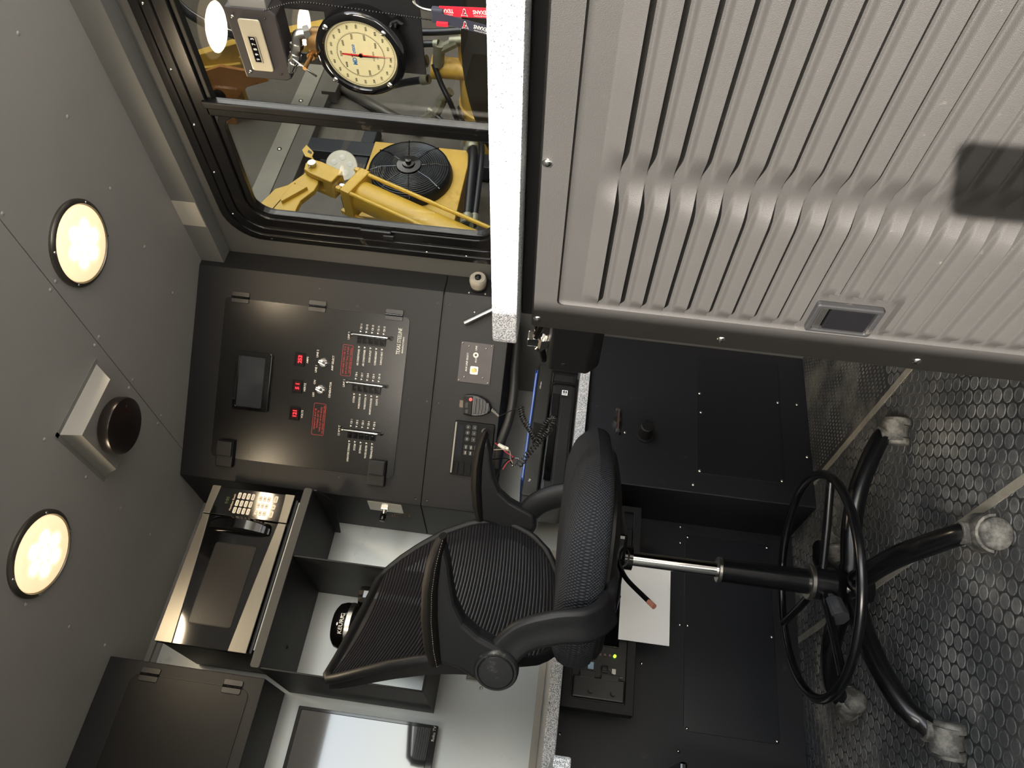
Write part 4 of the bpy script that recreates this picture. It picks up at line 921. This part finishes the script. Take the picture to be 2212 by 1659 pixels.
at_ = seat.data.attributes.new('wv', 'FLOAT_VECTOR', 'POINT'); acc = [0.0]
for i in range(1, len(rows)): acc.append(acc[-1]+(Vector(rows[i][0])-Vector(rows[i-1][0])).length)
vals = []; c0 = seat.location
for i, r in enumerate(rows):
    for j, p in enumerate(r):
        per = sum((Vector(rows[4][(q+1) % 64])-Vector(rows[4][q])).length for q in range(j)) if i == 0 else vals[j*3]
        top = i >= 7
        vals += [per, acc[i], 0]
for i in range(7, len(rows)):
    pass
if len(vals) == 3*len(seat.data.vertices): at_.data.foreach_set('vector', vals)
pan = MB()
rows = [[(x*k+.02, y*k, z) for x, y in superell(.215, .24, 48, 3.2)] for z, k in ((.712, 1), (.700, .99), (.690, .93), (.684, .80), (.684, .02))]
pan.grid(rows, closed=True); build('seat_pan', pan, PLA, CH)
build('mechanism', MB().box(-.10, .09, -.08, .08, .655, .688, bv=.008).cyl((0, 0, .630), (0, 0, .66), .028, n=20), PLG, CH)
lv = bez([(.03, -.05, .672), (.03, -.11, .668), (.025, -.155, .655), (.02, -.205, .625), (.018, -.225, .612)], 6)
lvr = build('height_lever', MB().tube(lv, .0055, 10), PLG, CH)
build('lever_tip', MB().cyl((.018, -.222, .614), (.0165, -.238, .604), .0058, n=10), COP, lvr)
build('spring_wire', MB().tube(bez([(.05, -.04, .66), (.045, -.07, .648), (.03, -.09, .652), (.02, -.10, .668)], 5), .002, 6), ALU, CH)
# backrest
def bprof(z):   # half width, plane offset
    P = [(.775, .10, -.165), (.79, .17, -.16), (.82, .245, -.15), (.87, .295, -.142), (.93, .325, -.14), (.99, .33, -.142), (1.05, .325, -.152), (1.12, .312, -.175), (1.18, .293, -.205), (1.23, .27, -.235), (1.262, .245, -.258), (1.275, .225, -.268)]
    for i in range(len(P)-1):
        if P[i][0] <= z <= P[i+1][0]:
            t = (z-P[i][0])/(P[i+1][0]-P[i][0]); return P[i][1]+(P[i+1][1]-P[i][1])*t, P[i][2]+(P[i+1][2]-P[i][2])*t
    return P[-1][1], P[-1][2]
def bpt(y, z, off=0):
    h, x = bprof(z); return Vector((x+off+.05*(abs(y)/.33)**2.2*(1-.4*max(0, min(1, (z-1.02)/.24)))-.012, y, z))
zs_ = [.777+i*.0125 for i in range(40)]; rows = []
for z in zs_:
    h, x = bprof(z); rows.append([bpt(h*(-1+2*i/24)*.985, z) for i in range(25)])
build('mesh_sheet', MB().grid(rows), SHEER, CH)
stp = MB(); z = .785
while z < 1.268:
    h, x = bprof(z); pts = []
    for i in range(19):
        y = h*(-1+2*i/18)*.985; zz = z-.018*(1-(y/h)**2)*(1 if z > .80 else 0)
        if zz < .776: zz = .776
        pts.append((bpt(y, zz), zz))
    P = []
    for p, zz in pts: P += [p+Vector((.0012, 0, -.0028)), p+Vector((.0028, 0, 0)), p+Vector((.0012, 0, .0028)), p+Vector((-.0004, 0, 0))]
    F = [[i*4+k, i*4+(k+1) % 4, (i+1)*4+(k+1) % 4, (i+1)*4+k] for i in range(18) for k in range(4)]
    stp.add(P, F, True); z += .0084
build('mesh_strands', stp, mat('mesh_strand_fabric', (22, 21, 25), .8, spec=.2), CH, kind='stuff')
out = []
for i in range(27): z = 1.262-(1.262-.79)*i/26; h, x = bprof(z); out.append(bpt(h, z))
bot = [bpt(y, .779+.004*(abs(y)/.17)) for y in (.15, .09, .03, -.03, -.09, -.15)]
lft = [Vector((p.x, -p.y, p.z)) for p in out[::-1]]
topp = [bpt(y, 1.274-.002*abs(y)/.2)+Vector((0, 0, .004)) for y in (-.215, -.15, -.08, 0, .08, .15, .215)]
build('back_frame', MB().tube(out+bot+lft+topp, .0105, 10, closed=True), mat('scuffed_frame', (24, 24, 25), .5, 0, .2, 14, 0, 1, (70, 66, 62), .01, 50, spec=.35), CH)
# rear side strips visible behind the mesh edge (thicker shell on each side)
for s in (-1, 1):
    m_ = MB(); rws = []
    for i in range(14):
        z = .86+i*.031; h, x = bprof(z); p = bpt(h*s, z); w = .016+.010*math.sin(PI*i/13)
        rws.append([p+Vector((-.003, 0, 0)), p+Vector((-.012-w, -.004*s, 0)), p+Vector((-.016-w, -.016*s, 0)), p+Vector((-.008, -.020*s, 0))])
    m_.grid(rws, closed=True); build('back_shell', m_, PLA, CH)
build('back_bracket', MB().tube(bez([(-.09, 0, .672), (-.15, 0, .685), (-.185, 0, .73), (-.185, 0, .785)], 6), .022, 10, flat=1.6), PLA, CH)
# arms
for s in (-1, 1):
    Y = .335*s
    lo = bez([(.03, .17*s, .690), (.02, .27*s, .698), (.012, .325*s, .735), (.000, Y, .80), (-.03, Y, .862), (-.085, .34*s, .905), (-.12, .335*s, .93)], 8)
    n_ = len(lo); m_ = MB(); rws = []
    for i, p in enumerate(lo):
        t = i/(n_-1); d = (lo[min(i+1, n_-1)]-lo[max(i-1, 0)]).normalized()
        side = Vector((0, s, 0)); side = (side-d*d.dot(side)).normalized() if abs(d.dot(side)) < .97 else Vector((0, 0, -1)); fwd = d.cross(side).normalized()
        if fwd.x < 0: fwd = -fwd
        W_ = .044-.010*t; H_ = .016
        rws.append([p+fwd*W_*.9+side*H_*.2, p+fwd*W_*.75+side*H_*.9, p+side*H_*.55, p-fwd*W_*.75+side*H_*1.05, p-fwd*W_+side*H_*.2, p-fwd*W_*.85-side*H_*.8, p-side*H_*1.1, p+fwd*W_*.85-side*H_*.8])
    m_.grid(rws, closed=True); m_.f += [list(range(8)), list(range(len(rws)*8-8, len(rws)*8))[::-1]]; 
    for j in (-1, -2): 
        k0 = len(m_.v)-len(rws)*8; m_.f[j] = [q+0 for q in m_.f[j]]
    m_.sm += [False, False]
    sup = build('arm_support', m_, mat('matte_black_arm', (26, 27, 29), .48, 0, .12, 8, .08, 700, (70, 68, 66), -.05, 30, spec=.35), CH, 0)
    md = sup.modifiers.new('subd', 'SUBSURF'); md.levels = 1; md.render_levels = 2
    pv = MB().lathe((-.097, (.335-.006)*s, .903), (0, s, 0), [(0, .041), (.022, .044), (.030, .043), (.034, .040), (.034, .036), (.031, .035), (.036, .033), (.037, .002)], 36)
    build('pivot_cap', pv, mat('scuffed_cap', (36, 37, 38), .42, 0, .2, 20, 0, 1, (120, 116, 108), .14, 30), CH)
    # upper arm: a web from the pivot up to the pad
    AP = [(.150, 1.026), (.110, 1.013), (.070, 1.005), (.027, .994), (-.008, .974), (-.032, .942), (-.048, .905), (-.062, .872), (-.097, .862), (-.130, .880), (-.138, .906), (-.128, .94), (-.108, .978), (-.101, 1.022), (-.05, 1.034), (.04, 1.040), (.12, 1.036)]
    ar = build('arm', MB().prism(FR((0, Y, 0), (1, 0, 0), (0, 0, 1), (0, -1, 0)), AP, -.021, .021), MATS['matte_black_arm'], CH, .010, seg=3)
    pad = MB(); rws = []
    for x, z, w, h in ((-.104, 1.017, .016, .010), (-.098, 1.022, .034, .016), (-.06, 1.031, .042, .019), (0, 1.040, .044, .019), (.06, 1.043, .045, .018), (.11, 1.040, .042, .016), (.145, 1.034, .034, .012), (.160, 1.030, .016, .007)):
        rws.append([(x, Y+.004*s+w*math.cos(2*PI*k/14), z+h*math.sin(2*PI*k/14)*(1 if math.sin(2*PI*k/14) > 0 else .9)) for k in range(14)])
    pad.grid(rws, closed=True); pad.f += [list(range(14)), list(range(98, 112))[::-1]]; pad.sm += [True, True]
    pd = build('arm_pad', pad, mat('worn_leatherette', (22, 20, 19), .6, 0, .2, 30, .2, 400, (52, 46, 40), .0, 60, spec=.25), CH)
    stt = MB(); k = 0
    for i in range(len(rws)-1):
        a, b = Vector(rws[i][13 if s < 0 else 8]), Vector(rws[i+1][13 if s < 0 else 8]); a, b = Vector(rws[i][8 if s < 0 else 13]), Vector(rws[i+1][8 if s < 0 else 13])
        nn = max(1, int((b-a).length/.0045))
        for j in range(nn):
            p = a.lerp(b, (j+.2)/nn); q = a.lerp(b, (j+.75)/nn); o_ = Vector((0, .0012*s, 0)); stt.cyl(p+o_, q+o_, .0007, n=5)
    build('stitching', stt, mat('stitch_thread', (120, 110, 98), .6), pd)
# gas column
build('chrome_rod', MB().cyl((0, 0, .43), (0, 0, .665), .0170, n=28), CHR, CH)
build('rod_bearing', MB().cyl((0, 0, .655), (0, 0, .682), .0215, .0235, 24), PLG, CH)
col = build('column', MB().lathe((0, 0, .215), (0, 0, 1), [(0, .0285), (.20, .0265), (.207, .0275), (.214, .0275), (.218, .024), (.219, .017)], 32), STL, CH)
build('column_lip', MB().lathe((0, 0, .424), (0, 0, 1), [(0, .0275), (.002, .0295), (.008, .0295), (.010, .0275)], 32), ALU, col)
build('hub', MB().lathe((0, 0, .085), (0, 0, 1), [(0, .030), (.03, .036), (.06, .036), (.065, .034)], 32), STL, CH)
# foot ring on its clamp collar
rg = build('foot_ring', MB().tube([(.249*math.cos(2*PI*i/72), .249*math.sin(2*PI*i/72), .207+.006*math.sin(2*PI*i/72+1.2)) for i in range(72)], .0105, 12, closed=True), STL, CH)
cl = build('ring_collar', MB().lathe((0, 0, .168), (0, 0, 1), [(0, .034), (.002, .0375), (.050, .0375), (.052, .034)], 32), STL, CH)
build('collar_band', MB().lathe((0, 0, .216), (0, 0, 1), [(0, .038), (.002, .0405), (.010, .0405), (.012, .038)], 36), ALU, cl)
for a in (97+46, 217+46-14, 337+46-12):
    c, s = math.cos(math.radians(a)), math.sin(math.radians(a))
    build('spoke', MB().tube([(c*.034, s*.034, .196), (c*.14, s*.14, .200), (c*.244, s*.244, .206)], .0095, 12), STL, CH)
KA = math.radians(-46-8)
kd = Vector((math.cos(math.radians(-105+46)), math.sin(math.radians(-105+46)), -.15)).normalized()
kd = Vector((-.35, -.93, -.1)).normalized()
build('clamp_knob', MB().cyl(Vector((0, 0, .187))+kd*.034, Vector((0, 0, .187))+kd*.05, .010, n=12).cyl(Vector((0, 0, .187))+kd*.05, Vector((0, 0, .187))+kd*.098, .0215, .0235, 8), mat('dusty_rubber_knob', (52, 54, 58), .6, 0, .3, 30, .1, 200, (96, 96, 96), .2, 30), CH, .002)
# five legs with casters
cast = [(.613, 1.296), (.971, 1.555), (.843, 2.004), (.424, 1.983), (.291, 1.55)]
ca, sa = math.cos(math.radians(46)), math.sin(math.radians(46))
twist = [111, 20, 75, 150, 25]
for (wx, wy), tw in zip(cast, twist):
    dx, dy = wx-.615, wy-1.68; lx, ly = dx*ca-dy*sa, dx*sa+dy*ca
    R_ = math.hypot(lx, ly); ux, uy = lx/R_, ly/R_
    pts = bez([(ux*.03, uy*.03, .128), (ux*.13, uy*.13, .130), (ux*.22, uy*.22, .118), (ux*.295, uy*.295, .094), (ux*(R_-.030), uy*(R_-.030), .072), (ux*(R_-.012), uy*(R_-.012), .060)], 7)
    leg = build('leg', MB().tube(pts, [.0235-.003*i/(len(pts)-1) for i in range(len(pts))], 16), STL, CH)
    build('weld_ring', MB().tube(bez([(ux*.036, uy*.036, .129), (ux*.048, uy*.048, .129)], 2), .0262, 16), STL, leg)
    a = math.radians(tw)+46*PI/180*0; c, s = math.cos(a), math.sin(a); base = Vector((lx, ly, 0)); ax_ = Vector((c, s, 0)); tv_ = Vector((-s, c, 0))
    body = MB(); body.cyl(base-ax_*.014+Vector((0, 0, .032)), base+ax_*.014+Vector((0, 0, .032)), .027, n=24)
    body.cyl(base-Vector((ux, uy, 0))*.012+Vector((0, 0, .030)), base-Vector((ux, uy, 0))*.016+Vector((0, 0, .074)), .019, .022, 16)
    build('caster_housing', body, GRB, leg, .002)
    build('hood', MB().add([tuple(base+ax_*q+tv_*(.0355*math.cos(math.radians(t_)))+Vector((0, 0, .0305+.0355*math.sin(math.radians(t_))))) for q in (-.024, .024) for t_ in range(0, 181, 20)]+[tuple(base+ax_*q+tv_*(.0305*math.cos(math.radians(t_)))+Vector((0, 0, .0305+.0305*math.sin(math.radians(t_))))) for q in (-.024, .024) for t_ in range(0, 181, 20)],
          [[i, i+1, i+11, i+10] for i in range(9)]+[[20+i, 20+i+10, 20+i+11, 20+i+1] for i in range(9)]+[[i, 20+i, 21+i, i+1] for i in range(9)]+[[10+i, 11+i, 31+i, 30+i] for i in range(9)]+[[0, 10, 30, 20], [9, 29, 39, 19]], True), GRB, leg)
    for q in (-1, 1):
        p0 = base+ax_*(.015*q)+Vector((0, 0, .0302)); build('wheel', MB().lathe(p0, ax_*q, [(0, .027), (.002, .0300), (.014, .0300), (.017, .0275), (.019, .019), (.019, .001)], 26), GRB, leg)
# ------------------------------------------------------------------ machinery bay beyond the window
build('wall_bay_back', MB().box(1.66, 4.44, 2.70, 2.74, -.3, 4.3), BAYW, kind='structure')
build('wall_bay_far', MB().box(4.40, 4.44, -2.2, 2.70, -.3, 4.3), BAYD, kind='structure')
build('floor_bay', MB().box(1.66, 4.44, -2.2, 2.74, -.33, -.3), BAYD, kind='structure')
build('wall_bay_sun_block', MB().box(1.60, 1.66, -1.2, 2.74, 2.14, 4.3), BAYW, kind='structure')  # unseen tall wall, put in to stop direct sun entering the bay
fr = thing('wall_frame_rail', 'pale grey riveted rail running along the grimy bay wall outside the window', 'rail', (3.0, 2.7, 2.47))
build('rail_face', MB().box(1.9, 4.38, 2.66, 2.70, 2.40, 2.50), mat('pale_grey_rail', (150, 146, 134), .5, .3, .3, 3), fr, .003)
build('lower_flange', MB().box(1.9, 4.38, 2.64, 2.70, 2.30, 2.385), mat('dull_grey_rail', (104, 100, 92), .6, .2, .35, 3), fr, .003)
for x in (2.55, 2.95, 3.35, 3.75): build('rivet', MB().dome(FY(2.66), x, 2.45, 0, .014, .008), ALU, fr)
t = thing('diagonal_brace', 'grimy diagonal brace below the pale rail outside the window', 'brace', (3.4, 2.68, 2.1))
build('brace', MB().tube([(3.20, 2.66, 1.75), (3.52, 2.67, 2.29)], .028, 4), BAYW, t); build('brace_end', MB().box(3.40, 3.56, 2.62, 2.69, 2.26, 2.34), BAYW, t)
t = thing('dark_frame_post', 'dark steel frame post in the shadowed bay behind the fan panel', 'post', (3.1, 2.66, 1.7))
build('post', MB().box(2.90, 3.00, 2.60, 2.69, -.3, 2.28).box(2.60, 3.16, 2.61, 2.69, 1.95, 2.02), BAYD, t, .004)
build('ceiling_bay_sky_block', MB().box(1.66, 4.44, -.55, 2.74, 4.26, 4.3), BAYW, kind='structure')  # unseen roof, added to dim the skylight falling into the bay
# radiator panel and fan
rp = thing('radiator_panel', 'flat yellow panel carrying a black round fan outside the window', 'panel', (2.59, 2.5, 1.4))
PF = FY(2.45)
build('panel', MB().box(2.335, 2.84, 1.40, 1.878, -.02, 0, PF), YED, rp, .004)
build('side', MB().box(2.335, 2.84, 1.40, 1.878, -.12, -.02, PF), YED, rp, .003)
fan = thing('cooling_fan', 'black round cooling fan with a ringed guard on the yellow panel', 'fan', (2.615, 2.44, 1.655))
cx_, cz_ = 2.615, 1.655
build('shroud', MB().lathe(PF.p(cx_, cz_, .001), PF.n, [(0, .20), (.02, .20), (.055, .188), (.058, .183), (.05, .180), (.01, .180), (.01, .001)], 64), RUB, fan)
for k in range(10):
    a = 2*PI*k/10; F2 = FR(PF.p(cx_, cz_, .028), (math.cos(a), 0, math.sin(a)), Vector((-math.sin(a), 0, math.cos(a)))*.8+PF.n*.5, PF.n)
    build('blade', MB().add([F2.p(.05, -.02), F2.p(.17, -.045), F2.p(.176, .03), F2.p(.05, .02)], [[0, 1, 2, 3]]), RUB, fan)
gd = build('guard', MB(), PLG, fan) if False else None
gm = MB()
for r in [.062+.0098*i for i in range(13)]: gm.tube([PF.p(cx_+r*math.cos(2*PI*i/48), cz_+r*math.sin(2*PI*i/48), .070-.06*max(0, (r-.12)/.07)**2*.4) for i in range(48)], .0036, 5, closed=True)
build('guard_rings', gm, mat('guard_grey_black', (52, 54, 57), .4), fan, kind='stuff')
for k in range(8):
    a = 2*PI*k/8+.2; build('guard_spoke', MB().tube([PF.p(cx_+.05*math.cos(a), cz_+.05*math.sin(a), .072), PF.p(cx_+.13*math.cos(a), cz_+.13*math.sin(a), .073), PF.p(cx_+.196*math.cos(a), cz_+.196*math.sin(a), .05)], .0036, 6), PLG, fan)
build('motor', MB().lathe(PF.p(cx_, cz_, .03), PF.n, [(0, .062), (.042, .062), (.050, .056), (.052, .03), (.060, .028), (.062, .014), (.075, .013), (.076, .001)], 32), PLG, fan)
# hydraulic cylinder with clevis and lever
hc = thing('hydraulic_cylinder', 'yellow hydraulic cylinder with tie rods and a chrome rod outside the window', 'cylinder', (2.1, 2.1, 1.6))
P0 = Vector((2.197, 2.1, 1.775)); P1 = Vector((1.955, 2.10, 1.19)); ax = (P1-P0).normalized(); sd = Vector((0, 1, 0)); up_ = ax.cross(sd).normalized()
CF = FR(P0, sd, up_, -ax)
build('barrel', MB().cyl(P0+ax*.03, P0+ax*.78, .060, n=36), YEL, hc)
build('head_cap', MB().box(-.074, .074, -.074, .074, -.042, .004, CF, .006), YEL, hc)
build('gland', MB().cyl(P0-ax*.004, P0-ax*.018, .034, n=24), YEL, hc)
for a in (-1, 1):
    for b in (-1, 1):
        q = P0+sd*.062*a+up_*.062*b
        build('tie_rod', MB().cyl(q+ax*.04, q+ax*.78, .0085, n=12), YEL, hc)
        build('tie_nut', MB().cyl(q-ax*.004, q-ax*.020, .014, n=6).cyl(q-ax*.02, q-ax*.028, .008, n=10), YEL, hc)
rod_top = P0+(Vector((2.262, 2.1, 1.945))-P0)*.62
build('rod', MB().cyl(P0, rod_top, .021, n=24), CHR, hc)
pin = Vector((2.275, 2.10, 1.962)); cd = (pin-P0).normalized(); cs = cd.cross(sd).normalized()
clv = build('clevis', MB().prism(FR(pin+sd*.048, cd, cs, sd), [(-.125, -.038), (-.02, -.040), (.018, -.034), (.036, 0), (.018, .034), (-.02, .040), (-.125, .038)], -.024, 0)
      .prism(FR(pin-sd*.048, cd, cs, sd), [(-.125, -.038), (-.02, -.040), (.018, -.034), (.036, 0), (.018, .034), (-.02, .040), (-.125, .038)], 0, .024)
      .box(-.125, -.075, -.038, .038, -.046, .046, FR(pin, cd, cs, sd)), YEL, hc, .004)
build('pin', MB().cyl(pin-sd*.066, pin+sd*.06, .017, n=20), ALU, hc)
build('cotter', MB().tube([pin+Vector((-.03, -.06, .005)), pin+Vector((.01, -.062, -.002)), pin+Vector((.024, -.06, .008))], .0025, 6), ALU, hc)
lv_ = thing('lever_bracket', 'angular yellow steel lever pinned to the top of the hydraulic cylinder', 'lever', (2.1, 2.1, 2.05))
LP = [(2.29, 1.995), (2.315, 1.965), (2.305, 1.925), (2.265, 1.915), (2.235, 1.93), (2.20, 1.925), (2.165, 1.93), (2.10, 1.968), (2.055, 1.972), (1.955, 1.97), (1.90, 1.99), (1.90, 2.12), (2.03, 2.135), (2.085, 2.115), (2.15, 2.09), (2.18, 2.045), (2.25, 2.0)]
build('plate', MB().prism(FY(2.112), LP, -.012, .012), YEL, lv_, .003)
build('stiffener', MB().box(-.004, .004, -.10, .08, -.05, .0, FR((2.12, 2.10, 2.04), Vector((.3, 0, 1)), Vector((1, 0, -.3)), (0, -1, 0))).prism(FY(2.085), [(2.175, 2.02), (2.165, 1.955), (2.07, 2.035), (2.085, 2.045)], -.03, .0), YEL, lv_, .002)
build('rib', MB().box(1.93, 1.985, 2.050, 2.058, 0, .05, FY(2.10)), YEL, lv_, .002)
hc.location.y += .07; lv_.location.y += .05
sn = thing('tag_arm', 'thin bent yellow wire arm with a small yellow tag above the lever', 'arm', (2.45, 2.2, 2.03))
build('wire', MB().tube(bez([(2.29, 2.11, 1.99), (2.335, 2.15, 2.005), (2.41, 2.2, 2.012), (2.47, 2.2, 2.052)], 6), .005, 8), YEL, sn)
build('tag', MB().prism(FY(2.2), [(2.455, 2.045), (2.492, 2.045), (2.535, 2.09), (2.50, 2.10), (2.462, 2.075)], 0, .004), YEL, sn)
build('tag_mark', MB().prism(FY(2.1955), [(2.478, 2.052), (2.492, 2.052), (2.505, 2.072), (2.488, 2.072)], 0, .0005), PLA, sn)
sn.location.y += .05
wl_ = thing('work_lamp', 'round pale unlit work lamp beside the yellow clevis outside', 'lamp', (2.45, 2.3, 1.92))
lf = Vector((-.5, -.8, -.2)).normalized(); lp_ = Vector((2.46, 2.28, 1.915))
build('housing', MB().lathe(lp_-lf*.03, lf, [(0, .05), (.02, .068), (.035, .070), (.04, .066)], 36), mat('pale_lamp', (196, 192, 178), .35, .2), wl_)
a_ = lf.orthogonal().normalized(); b_2 = lf.cross(a_)
for k in range(5):
    q = lp_+lf*.008+(a_*math.cos(k*2*PI/5)+b_2*math.sin(k*2*PI/5))*.036; build('lens', MB().lathe(q, lf, [(0, .015), (.003, .013), (.004, .002)], 14), mat('lamp_lens_clear', (214, 212, 204), .2), wl_)
build('stem', MB().cyl(lp_-lf*.03, (2.56, 2.36, 2.05), .014), BAYD, wl_)
# far pipework
pv_ = thing('yellow_tank', 'pale yellow horizontal tank with a stub outlet far beyond the window', 'tank', (3.2, 2.35, 1.38))
build('shell', MB().lathe((3.22, 2.02, 1.36), (0, 1, 0), [(0, .05), (.02, .11), (.06, .145), (.10, .155), (.42, .155), (.425, .165), (.44, .165), (.445, .155), (.66, .155)], 36), YED, pv_)
build('stub', MB().cyl((3.16, 2.235, 1.47), (3.16, 2.235, 1.625), .05, n=24).cyl((3.16, 2.235, 1.61), (3.16, 2.235, 1.635), .057, n=24), YED, pv_)
build('clamp', MB().tube([(3.22+.17*math.cos(a/12*PI*2), 2.50, 1.36+.17*math.sin(a/12*PI*2)) for a in range(12)], .008, 6, closed=True), PLA, pv_)
vf = thing('pipe_fittings', 'weathered steel hose fittings above the pale yellow tank', 'fitting', (3.12, 2.15, 1.6))
build('tee', MB().cyl((3.13, 2.20, 1.60), (3.13, 2.09, 1.585), .028, n=12).cyl((3.13, 2.12, 1.585), (3.13, 2.07, 1.50), .024, n=8).cyl((3.13, 2.07, 1.535), (3.13, 2.06, 1.475), .019, n=14), mat('weathered_zinc', (150, 148, 128), .5, .6, .35, 20), vf)
build('elbow', MB().cyl((3.10, 2.37, 1.585), (3.08, 2.46, 1.63), .026, n=8).cyl((3.10, 2.32, 1.54), (3.10, 2.38, 1.60), .022, n=14).cyl((3.08, 2.44, 1.63), (3.07, 2.50, 1.70), .028, n=8), MATS['weathered_zinc'], vf)
HOSE = mat('black_hose', (24, 25, 29), .35, 0, .15, 12)
def hose(label, pts, r): 
    t = thing('bay_hose', label, 'hose', pts[0], 'hoses in the machinery bay'); build('hose', MB().tube(bez(pts, 8), r, 10), HOSE, t); build('end_ferrule', MB().cyl(pts[-1], Vector(pts[-1]).lerp(Vector(pts[-2]), .25), r*1.35, n=12), MATS['weathered_zinc'], t)
hose('nearly straight black hose nearest the top edge, running to the tank', [(3.3, 2.14, 1.95), (3.2, 2.09, 1.80), (3.17, 2.06, 1.62), (3.17, 2.03, 1.44)], .016)
hose('black hose bending into the tee fitting', [(3.2, 2.26, 1.92), (3.16, 2.17, 1.78), (3.14, 2.11, 1.68), (3.13, 2.09, 1.59)], .015)
hose('black hose running level into the yellow stub outlet', [(3.25, 2.26, 1.95), (3.17, 2.225, 1.78), (3.15, 2.20, 1.66)], .022)
hose('lowest black hose running slantwise behind the gauge', [(3.3, 2.50, 1.98), (3.2, 2.37, 1.80), (3.15, 2.30, 1.66)], .018)
hose('thin black hose looping down over the tank', [(3.12, 2.19, 1.62), (3.08, 2.27, 1.58), (3.04, 2.35, 1.53), (3.03, 2.47, 1.49)], .013)
hose('thin black hose crossing from the elbow fitting', [(3.02, 2.49, 1.50), (3.05, 2.46, 1.58), (3.09, 2.43, 1.66)], .012)
hose('thick black hose hanging at the right of the fan panel', [(2.86, 2.42, 1.40), (2.72, 2.40, 1.372), (2.5, 2.40, 1.35), (2.3, 2.40, 1.33)], .024)
hose('thinner black hose beside the thick one by the fan panel', [(2.9, 2.42, 1.36), (2.75, 2.40, 1.335), (2.55, 2.40, 1.318), (2.3, 2.40, 1.30)], .015)
build('end_fitting', MB().cyl((2.84, 2.41, 1.40), (2.80, 2.41, 1.385), .032, n=8), MATS['weathered_zinc'], C.objects['bay_hose.006'] if 'bay_hose.006' in C.objects else None)
dr_ = thing('cable_drum', 'large dark steel drum flange low in the window behind the lanyards', 'drum', (2.22, 1.5, .3))
build('flange', MB().lathe((2.24, 1.5, .3), (-1, 0, 0), [(0, 1.0), (.02, 1.0), (.03, .985), (.03, .30), (.03, .02)], 96), mat('brown_black_drum', (36, 31, 27), .5, .2, .3, 3), dr_)
build('core', MB().cyl((2.24, 1.5, .3), (3.0, 1.5, .3), .55, n=48), mat('wound_cable', (60, 58, 54), .4, .6, .3, 30), dr_)
ya = thing('yellow_boom', 'aged yellow boom arm seen behind the counter box', 'boom', (3.2, 2.25, 2.5))
B_ = FX(3.2)
build('beam', MB().prism(B_, [(-2.10, 2.18), (-2.31, 2.26), (-2.43, 2.85), (-2.335, 2.90), (-2.22, 2.60)], -.06, 0), YED, ya, .004)
build('edge_rib', MB().prism(B_, [(-2.275, 2.36), (-2.295, 2.35), (-2.40, 2.86), (-2.385, 2.87)], 0, .02).box(-2.38, -2.30, 2.62, 2.64, 0, .02, B_), YED, ya, .002)
build('wall_mount', MB().box(3.21, 3.25, 2.40, 2.70, 2.70, 2.82), YED, ya)
rs = thing('rusty_plate', 'rust-stained orange plate with a dark hole under the yellow boom', 'plate', (3.15, 2.46, 2.7))
build('plate', MB().prism(FX(3.15), [(-2.34, 2.74), (-2.36, 2.52), (-2.40, 2.50), (-2.45, 2.63), (-2.565, 2.745), (-2.62, 2.87), (-2.48, 2.90), (-2.38, 2.84)], -.02, .0), RST, rs, .003)
build('wall_tab', MB().box(3.152, 3.168, 2.56, 2.70, 2.76, 2.86), RST, rs)
build('dark_hole', MB().fcyl(FX(3.15), -2.515, 2.80, 0, .003, .035, n=24), PLG, rs)
hg = thing('hoop_guard', 'thin dark curved hoop rim crossing the upper window corner', 'guard', (3.15, 2.1, 2.75))
build('hoop', MB().tube(bez([(3.15, 1.90, 2.90), (3.15, 2.03, 2.83), (3.15, 2.095, 2.755), (3.15, 2.13, 2.68), (3.15, 2.16, 2.58)], 8), .022, 10), BAYD, hg)
build('bright_edge', MB().tube(bez([(3.13, 1.88, 2.87), (3.13, 2.01, 2.80), (3.13, 2.07, 2.73), (3.13, 2.105, 2.655), (3.13, 2.13, 2.57)], 8), .005, 6), ALU, hg)
# the phone whose shadow falls on the console door
ph = thing('smartphone', 'flat dark phone on a slim floor stand casting the rounded shadow on the console door', 'phone', (-.05, -.02, 0))
PHF = FR(EYE-fw*.035+rt*(-.0226), rt, (0, 0, 1), (-fw.x, -fw.y, 0))
build('case', MB().prism(PHF, rrect(-.045, .045, -.150, .027, .013), 0, .010), PLG, ph, .002)
pc = PHF.p(0, -.15, .005)
build('stand', MB().cyl((pc.x, pc.y, .015), pc, .006, n=12).cyl((pc.x, pc.y, 0), (pc.x, pc.y, .015), .07, n=24), PLA, ph)
